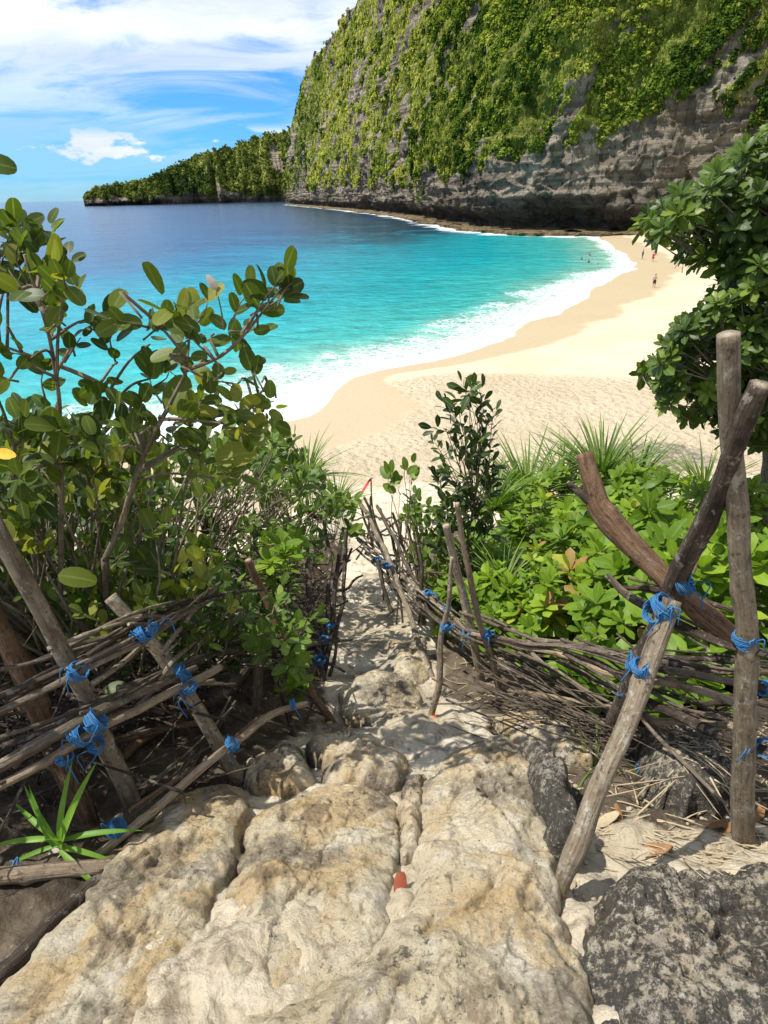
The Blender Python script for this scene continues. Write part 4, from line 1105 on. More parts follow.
pole(fl, 'rail', [(-12, 772, 1.16), (40, 745, 1.24), (92, 716, 1.34), (150, 688, 1.52), (196, 668, 1.72)], [18, 18, 17, 14, 10], 'wood_grey', .2, .02)
pole(fl, 'rail', [(-12, 752, 1.20), (50, 728, 1.30), (110, 700, 1.43), (180, 672, 1.68)], [13, 13, 11, 8], 'wood_dark', .2, .03)
pole(fl, 'rail', [(-12, 792, 1.13), (45, 762, 1.22), (100, 728, 1.33), (150, 706, 1.46), (190, 684, 1.62), (220, 667, 1.75)], [15, 15, 13, 13, 14, 12], 'wood_pale', .15, .02)
pole(fl, 'rail', [(120, 690, 1.55), (170, 668, 1.75), (225, 652, 2.05), (280, 644, 2.4), (318, 643, 2.7)], [10, 9, 9, 8, 7], 'wood_grey', .15, .03)
pole(fl, 'rail', [(130, 698, 1.52), (190, 664, 1.85), (250, 650, 2.2), (296, 648, 2.5)], [7, 7, 6, 4], 'wood_twig', .15, .03)
pole(fl, 'rail', [(-12, 934, .98), (50, 890, 1.08), (118, 838, 1.2), (180, 785, 1.38), (235, 742, 1.56), (270, 716, 1.75), (306, 704, 1.95)], [16, 15, 14, 13, 12, 11, 9], 'wood_pale', .15, .02)
pole(fl, 'rail', [(130, 812, 1.28), (180, 776, 1.42), (226, 742, 1.6), (262, 715, 1.8)], [10, 10, 9, 7], 'wood_brown', .15, .03)
pole(fl, 'rail', [(60, 745, 1.55), (130, 738, 1.65), (200, 722, 1.85)], [10, 11, 8], 'wood_brown', .15, .03)
tangle(fl, [(-15, 705, 1.28), (60, 672, 1.4), (140, 632, 1.6), (240, 600, 2.2)], 12, .03, (3, 6.5))
tangle(fl, [(-15, 775, 1.2), (60, 742, 1.3), (140, 700, 1.5), (230, 660, 1.9)], 14, .035, (3.5, 8))
tangle(fl, [(60, 850, 1.3), (140, 800, 1.45), (230, 735, 1.75), (310, 690, 2.2)], 9, .03, (3, 6))
tangle(fl, [(150, 690, 1.8), (220, 655, 2.1), (280, 640, 2.5), (350, 640, 3.0)], 9, .04, (2.5, 5))
for a in ((78, 671, 1.33, .034, (.6, .2, .5), 5), (96, 722, 1.32, .044, (.7, .3, .5), 7), (80, 736, 1.3, .038, (.8, .3, .4), 5), (143, 634, 1.48, .030, (.7, .3, .4), 5), (152, 630, 1.5, .028, (-.5, 0, .8), 3), (182, 672, 1.62, .036, (.7, .3, .4), 4), (189, 688, 1.6, .034, (-.4, 0, .8), 4),
          (116, 828, 1.2, .034, (.7, .3, .5), 5), (232, 744, 1.55, .034, (.7, .3, .5), 4), (293, 704, 1.85, .022, (.8, .3, .2), 3), (295, 643, 2.5, .026, (.2, 0, 1), 3), (64, 757, 1.24, .03, (.3, 0, 1), 3), (96, 745, 1.3, .03, (.3, 0, 1), 3)):
    tie(fl, *a[:4], axis=a[4], turns=a[5])

# loose logs and poles on the ground by the left fence
def log(label, pts, w, mat, lump=.15):
    pw = np.array([P(*p) for p in pts])
    rad = [pxr(a, p) for a, p in zip(np.interp(np.linspace(0, 1, len(pw)), np.linspace(0, 1, len(w)), w), pw)]
    mb = MB(); tube(mb, pw, rad, seg=14, lump=lump, wob=.01, gnarl=.1, n=50)
    return tag(mb.build('log', M[mat]), label, 'log', 'loose poles on the ground')
def gp(px, py, l=.03):
    p = on_ground(px, py, l); return (px, py, p[1])
log('pale peeled log lying flat by the strap-leaf plant', [gp(-20, 878), gp(40, 874), gp(112, 866)], [17, 16, 14], 'wood_pale')
log('dark weathered pole on the ground at the lower left corner', [gp(-30, 1000), gp(20, 958), gp(64, 912), gp(104, 876)], [20, 20, 18, 14], 'wood_dark')
log('short grey cut branch with a pale end in the undergrowth behind the left fence', [(212, 702, 2.15), (236, 678, 2.3), (250, 662, 2.4)], [15, 15, 14], 'wood_grey')
log('short grey stub standing beside the cut branch in the undergrowth', [(254, 712, 2.3), (256, 690, 2.35), (258, 664, 2.4)], [11, 12, 12], 'wood_grey')
log('brown slanting stick with flaking bark below the stick bundle', [(120, 760, 1.7), (150, 735, 1.85), (215, 700, 2.2)], [9, 9, 7], 'wood_brown')
log('mossy stick lying low behind the curved brown post', [(4, 690, 1.7), (30, 712, 1.62), (60, 735, 1.6)], [14, 14, 12], 'wood_brown')

# ------------------------------------------------------------------ shrubs
OV = leaf_tpl('round', .68, .14, .10)
OVL = leaf_tpl('oval', .56, .15, .12)
OB = leaf_tpl('obovate', .44, .16, .18)
OBW = leaf_tpl('obovate', .50, .14, .22)
LAN = leaf_tpl('obovate', .40, .2, .2)
STRAP = leaf_tpl('strap', .085, .35, .42, 10)
BLADE = leaf_tpl('strap', .035, .5, .5, 9)

def branch_to(mb, root, tip, r0, r1, sag=.0, seg=6, n=12):
    mid = root * .45 + tip * .55 + np.array([RNG.normal(0, .05), RNG.normal(0, .05), .08 + sag]) * np.linalg.norm(tip - root)
    q1 = root * .75 + mid * .25 + RNG.normal(0, .03, 3)
    return tube(mb, [root, q1, mid, tip], [r0, r0 * .7 + r1 * .3, r1], seg=seg, n=n, lump=.1)

def spray(lb, sb_, tip, dirn, n, size, tpl, rnd, face=.6):
    """a leafy twig: alternate leaves along it, and a tuft at the end"""
    dirn = unit(dirn)
    L = size * n * .20
    s = np.linspace(0, 1, n)
    base = tip + dirn * (s * L)[:, None] + RNG.normal(0, .01, (n, 3))
    tube(sb_, [tip - dirn * .02, tip + dirn * L * .5 + RNG.normal(0, .008, 3), tip + dirn * L], [.0035, .0015], seg=5, n=6)
    X = unit(np.cross(dirn, rand_unit(1)[0])); Y = np.cross(dirn, X)
    a = np.arange(n) * 2.4 + RNG.random() * 6
    rad = X * np.cos(a)[:, None] + Y * np.sin(a)[:, None]
    sp = np.where(s > .9, .35, 1.0)[:, None]
    yd = unit(dirn * .75 + rad * sp * 1.0 + RNG.normal(0, .22, (n, 3)) + np.array([0, 0, .25]))
    tocam = unit(CAM - base)
    nz = unit(np.array([0, 0, .75]) + tocam * face + RNG.normal(0, .5, (n, 3)))
    pet = base + yd * size * .14
    for b0, b1 in zip(base, pet): pass
    add_leaves(lb, tpl, pet, yd, nz, size * RNG.uniform(.65, 1.15, n), np.clip(rnd + RNG.normal(0, .2, n), 0, 1))

# the broad-leaved shrub nearest the viewer
ra = np.array([-1.35, 2.05, 0]); ra[2] = gz(ra[0], ra[1])
sa = thing('broadleaf_shrub', ra, 'tall dark shrub with big round leaves and bare stems over the stick bundles', 'shrub', 'shrubs along the path')
lbm, stm = MB(), MB()
up = [(20, 200), (48, 226), (4, 262), (30, 240), (-6, 215), (66, 300), (36, 212), (8, 228), (62, 240), (22, 262), (52, 286), (92, 292), (8, 300), (142, 292), (150, 318), (168, 300), (190, 332), (214, 308), (238, 330), (258, 302), (276, 372), (250, 396), (262, 356), (228, 398), (204, 352), (178, 372), (152, 352), (118, 336),
      (132, 384), (96, 402), (60, 372), (28, 334), (8, 356), (40, 418), (82, 440), (112, 430), (160, 420), (200, 430), (215, 452), (20, 462), (170, 395), (100, 362), (75, 330), (235, 362), (196, 396), (140, 408), (60, 408), (12, 400), (222, 345), (186, 312)]
stems = [[P(60, 600, 1.95), P(62, 500, 1.8), P(56, 370, 1.65), P(38, 300, 1.6), P(24, 254, 1.58)], [P(105, 560, 1.8), P(146, 452, 1.62), P(172, 400, 1.6), P(188, 366, 1.6), P(172, 340, 1.6), P(152, 318, 1.6)],
         [P(56, 380, 1.66), P(58, 350, 1.62), P(63, 320, 1.6), P(65, 284, 1.6)], [P(146, 452, 1.64), P(120, 400, 1.75), P(80, 372, 1.8), P(0, 345, 1.8)], [P(186, 370, 1.62), P(225, 352, 1.62), P(258, 318, 1.6), P(282, 288, 1.6)],
         [P(40, 620, 2.0), P(30, 520, 1.85), P(12, 440, 1.75), P(-10, 380, 1.7)], [P(140, 470, 1.7), P(190, 440, 1.8), P(240, 410, 1.8), P(268, 385, 1.75)]]
for i, s in enumerate(stems):
    s = np.array(s)
    tube(stm, s, [.011, .008, .0035] if i not in (2, 4) else [.006, .0025], seg=8, wob=.015, lump=.15)
allst = np.concatenate([smooth_path(np.array(s), 30) for s in stems])
tube(stm, [ra, ra * .5 + stems[0][0] * .5 + np.array([.1, 0, .1]), stems[0][0]], [.03, .014], seg=8)
tube(stm, [ra, ra * .5 + stems[1][0] * .5 + np.array([0, .1, .1]), stems[1][0]], [.03, .014], seg=8)
tube(stm, [ra, ra * .5 + stems[5][0] * .5 + np.array([0, .1, .1]), stems[5][0]], [.025, .013], seg=8)
for (a, b) in up:
    d = RNG.uniform(1.5, 1.85)
    tip = P(a, b + (48 if b < 250 and a < 80 else 26), d)
    near = allst[np.argmin(np.linalg.norm(allst - tip, axis=1) + np.maximum(0, allst[:, 2] - tip[2]) * 1.5)]
    tube(stm, [near, near * .5 + tip * .5 + np.array([0, 0, .03]) + RNG.normal(0, .02, 3), tip], [.005, .003], seg=5, n=8)
    for k in range(2 if a < 70 and b < 300 or b > 392 else 1):
        spray(lbm, stm, tip + RNG.normal(0, .02, 3), unit(tip - near + RNG.normal(0, .10, 3) + np.array([0, 0, .08])), RNG.integers(5, 8), RNG.uniform(.048, .074), OV, RNG.uniform(.15, .95))
# its lower, denser part
for k in range(330):
    a, b = RNG.uniform(-60, 285), RNG.uniform(430, 660)
    if a > 150 and RNG.random() < .2 + (a - 150) / 130: continue
    if b < 440 + 22 * math.sin(a / 40.) or b > 690 - a * .12: continue
    d = RNG.uniform(1.75, 2.9)
    tip = P(a, b, d)
    if tip[2] < gz(tip[0], tip[1]) + .12: continue
    if RNG.random() < .6:
        rt = ra + RNG.normal(0, .12, 3) * np.array([1, 1, 0]) + np.array([0, 0, .2])
        branch_to(stm, rt * .35 + tip * .65 + np.array([0, 0, -.1]), tip, .006, .0025, seg=5, n=7)
    dn = unit(tip - ra + np.array([0, 0, .2]) + RNG.normal(0, .5, 3))
    spray(lbm, stm, tip, dn, RNG.integers(5, 9), RNG.uniform(.052, .082), OV, RNG.uniform(.1, .95), .4)
for k in range(260):  # unseen foliage past the left edge, added to shade the fence
    x_, y_ = RNG.uniform(-2.9, -1.55), RNG.uniform(1.15, 2.2)
    tip = np.array([x_, y_, gz(x_, y_) + RNG.uniform(.9, 1.75)])
    spray(lbm, stm, tip, unit(tip - ra + RNG.normal(0, .5, 3)), RNG.integers(5, 9), RNG.uniform(.08, .11), OV, RNG.uniform(0, .75), .2)
    if k % 3 == 0: branch_to(stm, ra + np.array([0, 0, .3]), tip, .008, .003, seg=5, n=8)
add_leaves(lbm, OV, np.array([P(58, 575, 1.5), P(172, 415, 1.6), P(215, 458, 1.62), P(192, 545, 1.7), P(105, 690, 1.6)]), unit(np.array([[.8, .1, -.2], [.2, .5, .7], [.9, .1, .1], [.1, 0, -1.], [.8, 0, .1]])), unit(np.array([[.1, -.5, .9], [0, -.9, .5], [0, -.7, .7], [.2, -.9, .3], [0, -.4, .9]])), [.105, .12, .12, .08, .085], np.array([.75, .8, .97, .95, .5]))
tube(stm, [P(224, 330, 1.6), P(221, 310, 1.6), P(217, 292, 1.6)], [.003, .0015], seg=5, n=8)
for a_, b_ in ((272, 300), (256, 312), (280, 304), (196, 322), (236, 316)):
    spray(lbm, stm, P(a_, b_, 1.6), np.array([.45, 0, .6]), 5, .062, OV, RNG.uniform(.1, .6))
add_leaves(lbm, OV, P(-14, 162, 1.5)[None], np.array([[1., 0, -.15]]), np.array([[0, -.8, .5]]), [.06], np.array([.5]))
mb = MB(); add_leaves(mb, OVL, P(216, 290, 1.6)[None], np.array([[-.3, 0, .8]]), np.array([[.5, -.8, .2]]), [.04], np.array([.2])); mb.build('withered_leaf', M['greyleaf'], sa)['label'] = 'curled pale grey leaf'
mb = MB(); add_leaves(mb, OVL, P(-6, 452, 1.6)[None], np.array([[.9, 0, -.2]]), np.array([[0, -.7, .6]]), [.06], np.array([.3])); mb.build('withered_leaf', M['yellowleaf'], sa)['label'] = 'yellow leaf'

lbm.build('leaves', M['leaf_left'], sa); stm.build('branches', M['stem'], sa)

def bush(name, label, root_px, root_d, tips, size, tpl, mat, n=(5, 9), shade=(0, .8), stem_r=.014, group='shrubs along the path', kinds='spray', cat='shrub', face=.35, k=11, stemmat='stem'):
    """tips: world points of its leaf clusters"""
    rt = np.array(root_d, float)
    rt[2] = gz(rt[0], rt[1]) - .02
    t = thing(name, rt, label, cat, group)
    lm, sm = MB(), MB()
    nst = max(3, len(tips) // 14)
    mids = []
    for i in range(nst):
        tip = tips[RNG.integers(len(tips))]
        m = rt * .4 + np.asarray(tip) * .6 + RNG.normal(0, .05, 3)
        tube(sm, [rt + RNG.normal(0, .04, 3) * np.array([1, 1, 0]), rt * .6 + m * .4 + np.array([0, 0, .08]), m], [stem_r, stem_r * .45], seg=7, n=10, lump=.12, wob=.02)
        mids.append(m)
    mids = np.array(mids)
    axs = []
    for tip in tips:
        tip = np.asarray(tip)
        m = mids[np.argmin(np.linalg.norm(mids - tip, axis=1))]
        tube(sm, [m, m * .5 + tip * .5 + RNG.normal(0, .03, 3), tip], [stem_r * .42, stem_r * .2], seg=5, n=7)
        if kinds == 'spray':
            dn = unit(unit(tip - rt) * .7 + np.array([0, 0, .35]) + RNG.normal(0, .4, 3))
            spray(lm, sm, tip, dn, RNG.integers(*n), size * RNG.uniform(.8, 1.2), tpl, RNG.uniform(*shade), face)
        axs.append(unit(unit(tip - m) * .5 + np.array([0, -.1, .75]) + RNG.normal(0, .3, 3)))
    if kinds == 'rosette':
        rosettes(lm, tpl, np.array(tips), np.array(axs), size * RNG.uniform(.5, 1.25, len(tips)), k=k, rnd=RNG.uniform(*shade, len(tips)))
    lm.build('leaves', M[mat], t); sm.build('branches', M[stemmat], t)
    return t

def fill(poly, d0, d1, n, lift=.1, dfun=None):
    out = []
    poly = np.array(poly, float)
    lo, hi = poly.min(0), poly.max(0)
    while len(out) < n:
        a, b = RNG.uniform(lo[0], hi[0]), RNG.uniform(lo[1], hi[1])
        if in_poly_dist(np.array([a]), np.array([b]), poly)[0] < 0: continue
        d = RNG.uniform(d0, d1) if dfun is None else dfun(a, b)
        p = P(a, b, d)
        if p[2] < gz(p[0], p[1]) + lift: continue
        out.append(p)
    return out

bush('shrub', 'dense small-leaved shrub with twiggy crown in the middle of the left slope', None, (-1.55, 3.7, 0), fill([(100, 470), (180, 450), (262, 440), (300, 470), (330, 520), (300, 585), (262, 640), (190, 640), (120, 610)], 2.9, 4.4, 210), .075, OVL, 'leaf_small', shade=(0, .8))
bush('shrub', 'low leafy shrub between the dark upright sticks and the pandanus clump', None, (-.95, 5.2, 0), fill([(250, 440), (300, 452), (345, 505), (352, 545), (330, 565), (290, 560), (255, 520)], 4.3, 6.2, 120), .085, OVL, 'leaf_small', shade=(.1, .9))
bush('shrub', 'shaded shrub filling the hollow behind the heavy left fence', None, (-2.6, 2.9, 0), fill([(-60, 430), (120, 440), (150, 520), (190, 600), (150, 640), (40, 650), (-60, 640)], 2.5, 4.2, 190), .09, OV, 'leaf_under', shade=(0, .7))
bush('shrub', 'low shaded shrub behind the upper rails of the heavy fence', None, (-1.25, 2.6, 0), fill([(-40, 590), (100, 600), (250, 590), (300, 620), (300, 665), (200, 680), (120, 660), (40, 690), (-40, 700)], 1.95, 3.0, 270, .06), .07, OVL, 'leaf_small', shade=(0, .9))
bush('shrub', 'deep green shrub on the slope below the round-leaved shrub', None, (-2.8, 5.6, 0), fill([(-40, 420), (60, 430), (150, 440), (240, 450), (250, 500), (150, 540), (-40, 540)], 4.2, 7.0, 190), .11, OVL, 'leaf_under', shade=(0, .9))
bush('shrub', 'little shrub with upright bare twigs against the sand', None, (-1.75, 6.6, 0), fill([(255, 418), (285, 430), (310, 455), (300, 480), (262, 470), (248, 440)], 5.8, 7.0, 34), .09, OVL, 'leaf_left', shade=(.1, .8))
bush('beach_cabbage', 'small light green beach cabbage plant among the left twigs', None, (-.70, 3.0, 0), fill([(255, 545), (300, 540), (308, 580), (285, 605), (262, 590)], 2.7, 3.3, 16), .11, OB, 'leaf_bright', shade=(.1, .7), kinds='rosette', cat='plant', k=8, stem_r=.008)
bush('beach_cabbage', 'bright tuft of leaves at the foot of the left fence post', None, (-.42, 2.35, 0), fill([(275, 668), (305, 668), (304, 698), (282, 700)], 2.1, 2.4, 7), .085, OB, 'leaf_bright', shade=(0, .5), kinds='rosette', cat='plant', k=7, stem_r=.006)

# beach cabbage on the right of the path
def cab(label, cx, cy, d, rx, hh, n, size, rnd=(0, .75)):
    top = P(cx, cy, d)
    rt = np.array([top[0] + .05, top[1] + .1, 0]); g = gz(rt[0], rt[1])
    H = max(.25, top[2] - g)
    tips = []
    while len(tips) < n:
        u = rand_unit(1)[0]
        if u[2] < -.15 or (u[1] > .55 and RNG.random() < .6): continue
        r = RNG.uniform(.62, 1.06)
        p = np.array([rt[0] + u[0] * rx * r, rt[1] + u[1] * rx * .9 * r, g + .12 + max(u[2], -.1) * (H - .12) * r])
        if p[2] < gz(p[0], p[1]) + .08: p[2] = gz(p[0], p[1]) + .08 + RNG.random() * .1
        tips.append(p)
    return bush('beach_cabbage', label, None, (rt[0], rt[1], 0), tips, size, OB, 'leaf_bright', shade=rnd, kinds='rosette', stem_r=.012, group='beach cabbage shrubs', k=10)
cab('light green beach cabbage next to the thin path poles, just beside the dark sapling', 478, 560, 3.9, .42, 0, 60, .135)
cab('beach cabbage hanging over the first rails, nearest the bent path poles', 530, 582, 3.0, .46, 0, 85, .125)
cab('beach cabbage with yellowed tips in front of the bent brown branch', 585, 560, 2.9, .5, 0, 85, .14, (.1, 1))
cab('beach cabbage in the middle of the bank under the spiky grass', 545, 512, 4.4, .65, 0, 110, .15)
cab('wide beach cabbage with large leaves right behind the bent brown branch', 632, 512, 3.6, .62, 0, 100, .19)
cab('beach cabbage squeezed between the dark leaning post and the upright post', 700, 545, 2.5, .45, 0, 70, .18)
cab('beach cabbage crowding the upright post on its outer side', 765, 540, 2.2, .42, 0, 60, .18)
cab('beach cabbage low under the rope-tied rails', 650, 612, 2.15, .36, 0, 55, .15)
cab('beach cabbage behind the upright post below the dark tree', 726, 486, 4.6, .75, 0, 100, .17)
cab('beach cabbage at the back of the bank, topmost left of the spiky grass', 510, 482, 6.2, .8, 0, 110, .17)
cab('beach cabbage at the back of the bank between the two spiky clumps', 580, 472, 6.4, .85, 0, 120, .17)
cab('beach cabbage at the back of the bank by the grey gravel', 655, 482, 5.6, .8, 0, 110, .18)

# the dark tree at the right edge
def crown_tips(c, rad, n, lo=-.9, hollow=.55):
    out = []
    while len(out) < n:
        u = rand_unit(1)[0]
        if u[2] < lo: continue
        lump_ = 1 + .30 * float(fbm(np.array([u * 2.2 + c]), 2)[0])
        out.append(c + u * np.array(rad) * lump_ * RNG.uniform(hollow, 1.0))
    return out
def leafy_tree(label, c, tips, size, root, tr, group):
    rt = np.array([root[0], root[1], gz(*root) - .05])
    t = thing('tree', rt, label, 'tree', group)
    tips = np.array(tips); n = len(tips)
    tm, lm, sm = MB(), MB(), MB()
    lo = c - np.array([0, 0, .55])
    tube(tm, [rt, rt * .5 + lo * .5 + np.array([.08, .05, 0]), lo, c], [tr, tr * .75, tr * .3], seg=12, n=40, lump=.12, wob=.03)
    for i in range(12):
        e = tips[RNG.integers(n)]
        tube(tm, [lo + (c - lo) * RNG.random(), c * .4 + e * .6 + RNG.normal(0, .08, 3), e], [tr * .4, .006], seg=7, n=16, wob=.03)
    axs = unit(unit(tips - c) * .8 + np.array([0, 0, .5]) + RNG.normal(0, .25, tips.shape))
    for e, ax in zip(tips, axs):
        tube(sm, [e - ax * .3 + (c - e) * .12, e - ax * .1, e], [.006, .003], seg=5, n=5)
    rosettes(lm, OB, tips, axs, size * RNG.uniform(.75, 1.2, n), k=12, rnd=RNG.uniform(0, .85, n), inner=20, outer=95)
    tm.build('trunk', M['wood_bark'], t); sm.build('twigs', M['stem'], t); lm.build('crown', M['leaf_tree'], t)
    return t
leafy_tree('dark glossy-leaved tree overhanging the sand above the upright post', P(800, 215, 4.7), fill([(800, 100), (735, 150), (697, 182), (641, 212), (643, 238), (690, 262), (722, 272), (800, 300), (900, 300), (900, 100)], 4.1, 5.4, 470), .125, (3.7, 5.0), .09, 'trees beside the fence')
leafy_tree('lower bough-like small tree between the sand and the sawn post', P(765, 360, 4.4), fill([(820, 250), (728, 266), (712, 292), (694, 312), (660, 345), (644, 372), (656, 398), (692, 424), (732, 442), (820, 446)], 3.9, 5.0, 400), .12, (2.95, 4.6), .05, 'trees beside the fence')

# the dark sapling in the middle
spx = [(468, 372), (488, 378), (456, 392), (478, 392), (494, 400), (444, 402), (462, 412), (484, 414), (440, 424), (456, 432), (476, 432), (492, 424), (446, 446), (464, 452), (482, 450), (436, 462), (454, 470), (474, 472), (490, 466), (442, 486), (462, 492), (480, 490), (450, 508), (470, 512), (488, 506), (456, 528), (476, 532), (440, 524)]
bush('sapling', 'slender dark-leaved sapling standing alone against the sand', None, (.55, 4.05, 0), [P(465 + (a - 465) * .85 + RNG.normal(0, 2), b + 30, RNG.uniform(3.9, 4.2)) for a, b in spx + spx + spx[14:]], .100, LAN, 'leaf_sapling', n=(6, 9), shade=(0, .6), stem_r=.012, group='saplings by the path', cat='sapling', face=.25)
bush('shrub', 'low green undershrub between the path fence and the slender sapling', None, (.30, 4.4, 0), fill([(402, 498), (446, 515), (452, 600), (424, 600), (408, 560)], 4.0, 5.0, 60, .05), .08, OVL, 'leaf_small', shade=(.2, 1))
bush('sapling', 'young plant with a few broad bright leaves over the path fence', None, (.12, 4.3, 0), [P(a, b, 3.7) for a, b in ((395, 480), (404, 474), (412, 482), (400, 492), (388, 486), (410, 470))], .10, OVL, 'leaf_small', n=(2, 4), shade=(.6, 1), stem_r=.009, group='saplings by the path', cat='sapling', face=.9)

# spiky grass clumps and the strap-leaved plant
def tussock(name, label, c, n, L, tpl, mat, spread=1.0, upb=.9, group='spiky grass clumps', cat='grass clump'):
    t = MB()
    c = np.array(c, float)
    a = RNG.random(n) * 6.283; tilt = RNG.uniform(.05, 1.15, n) * spread
    yd = np.stack([np.cos(a) * np.sin(tilt), np.sin(a) * np.sin(tilt), np.cos(tilt) * upb], -1)
    nz = np.stack([-np.cos(a) * np.cos(tilt), -np.sin(a) * np.cos(tilt), np.sin(tilt)], -1)
    pt = c + np.stack([np.cos(a), np.sin(a), 0 * a], -1) * RNG.uniform(0, .06, (n, 1)) * L * 2
    add_leaves(t, tpl, pt, yd, nz, L * RNG.uniform(.55, 1.1, n), RNG.random(n))
    return tag(t.build(name, M[mat]), label, cat, group)
def up_from(px, py, d, dz):
    p = P(px, py, d); p[2] -= dz; return p
tussock('spiky_grass', 'big spiky grass clump at the middle of the bank edge', up_from(605, 455, 6.8, .45), 190, .95, BLADE, 'leaf_grass', .8)
tussock('spiky_grass', 'spiky grass clump beside the dark sapling', up_from(530, 470, 6.8, .45), 170, .9, BLADE, 'leaf_grass', .8)
tussock('spiky_grass', 'narrow spiky grass clump between the two biggest clumps', up_from(566, 462, 7.2, .45), 120, .8, BLADE, 'leaf_grass', .8)
tussock('spiky_grass', 'spiky grass clump at the grey gravel, past the biggest clump', up_from(640, 460, 6.6, .4), 120, .75, BLADE, 'leaf_grass', .85)
tussock('spiky_grass', 'yellowish spiky grass clump right behind the sapling stem', up_from(496, 478, 6.0, .4), 110, .7, BLADE, 'leaf_grass', .85)
tussock('spiky_grass', 'spiky grass clump under the dark tree, half hidden by the upright post', up_from(712, 462, 5.4, .4), 130, .58, BLADE, 'leaf_grass', .95)
tussock('spiky_grass', 'fine spiky tuft among the cabbage leaves next to the path poles', up_from(505, 560, 3.6, .25), 60, .4, BLADE, 'leaf_grass', .9)
tussock('pandanus', 'spiky pandanus clump on the left slope against the beach', up_from(306, 452, 6.2, .35), 110, .6, BLADE, 'leaf_grass', 1.0, cat='pandanus', group='pandanus clumps')
tussock('pandanus', 'lower pandanus clump hanging over the left path edge', up_from(336, 486, 5.6, .25), 90, .45, BLADE, 'leaf_grass', 1.1, cat='pandanus', group='pandanus clumps')
tussock('grass_tuft', 'tall thin grass tuft at the foot of the pale leaning pole', surf_pt(594, 770), 14, .17, BLADE, 'leaf_strap', .45, group='small grass tufts', cat='grass tuft')
tussock('grass_tuft', 'small short grass tuft left of the mossy dark rock', surf_pt(634, 772), 7, .08, BLADE, 'leaf_strap', .4, group='small grass tufts', cat='grass tuft')
sp_ = MB(); c_ = on_ground(58, 845, .05)
ysd = unit(np.array([[.9, .05, .35], [.95, -.2, .05], [.7, -.5, .02], [-.2, .1, .9], [.1, .2, 1.0], [-.45, .2, .9], [-.9, -.1, .25], [.25, .3, .85], [-.8, .3, .5], [.05, -.3, .9], [-.95, -.3, .05]]))
add_leaves(sp_, STRAP, np.repeat(c_[None], 11, 0) + RNG.normal(0, .008, (11, 3)), ysd, unit(np.array([0, -.3, 1.0]) + ysd * -.6 + RNG.normal(0, .1, (11, 3))), np.array([.22, .19, .21, .19, .22, .2, .2, .24, .2, .15, .17]), RNG.random(11))
tag(sp_.build('strap_leaf_plant', M['leaf_strap']), 'bright green strap-leaved plant growing under the left fence', 'plant')

# tangled dry twigs in the shade of the shrubs, and the litter under the right fence
ug = MB()
for k in range(520):
    a, b = RNG.uniform(-40, 330), RNG.uniform(600, 850)
    if b > 850 - a * .45: continue
    g = on_ground(a, b, .0)
    p = g + np.array([RNG.normal(0, .15), RNG.normal(.1, .2), RNG.uniform(.02, .35)])
    dx_1 = abs(float(path_off(np.array([p[0]]), np.array([p[1]]))[0][0]))
    if dx_1 < .42 or p[1] < .9: continue
    d = unit(RNG.normal(0, 1, 3) * np.array([1, .7, .55]))
    L = RNG.uniform(.12, .40)
    tube(ug, [p - d * L, p + RNG.normal(0, .03, 3), p + d * L], [RNG.uniform(.003, .008), .002], seg=5, n=7)
for k in range(170):
    a, b = RNG.uniform(200, 350), RNG.uniform(500, 700)
    p = P(a, b, RNG.uniform(2.6, 5.0))
    if p[2] < gz(p[0], p[1]) or p[2] > gz(p[0], p[1]) + .9 or abs(float(path_off(np.array([p[0]]), np.array([p[1]]))[0][0])) < .5: continue
    d = unit(RNG.normal(0, 1, 3) * np.array([1, .6, .8])); L = RNG.uniform(.15, .6)
    tube(ug, [p - d * L, p + RNG.normal(0, .04, 3), p + d * L], [.006, .002], seg=5, n=7)
tag(ug.build('undergrowth', M['wood_dark']), kind='stuff')

lt = MB()
for k in range(240):
    a, b = RNG.uniform(500, 775), RNG.uniform(648, 770)
    p = on_ground(a, b); p[2] = top_z(p[0], p[1]) + RNG.uniform(.01, .16)
    if p[0] < .42 + .1 * p[1] - .05: continue
    d = unit(np.array([RNG.normal(1, .35), RNG.normal(-.55, .35), RNG.normal(0, .16)])); L = RNG.uniform(.08, .45)
    tube(lt, [p - d * L, p + RNG.normal(0, .02, 3), p + d * L], [RNG.uniform(.002, .006), .0015], seg=5, n=7)
tag(lt.build('undergrowth', M['wood_twig']), kind='stuff')
lt = MB()
for k in range(360):
    a, b = RNG.uniform(570, 775), RNG.uniform(700, 880)
    if RNG.random() < .3: a, b = RNG.uniform(440, 640), RNG.uniform(640, 740)
    if a < 585 and b > 735: continue
    p = on_ground(a, b); p[2] = top_z(p[0], p[1]) + .006
    d = unit(np.array([RNG.normal(1, .6), RNG.normal(-.5, .6), RNG.normal(0, .12)])); L = RNG.uniform(.03, .22)
    q1, q2 = p - d * L * .5, p + d * L * .5
    for q_ in (q1, q2): q_[2] = top_z(q_[0], q_[1]) + .008
    m_ = (q1 + q2) / 2 + np.array([RNG.normal(0, .015), RNG.normal(0, .015), 0]); m_[2] = max(top_z(m_[0], m_[1]) + .006, m_[2])
    tube(lt, [q1, m_, q2], [RNG.uniform(.0015, .0045), .0012], seg=5, n=6)
tag(lt.build('twig_litter', M['straw']), kind='stuff')

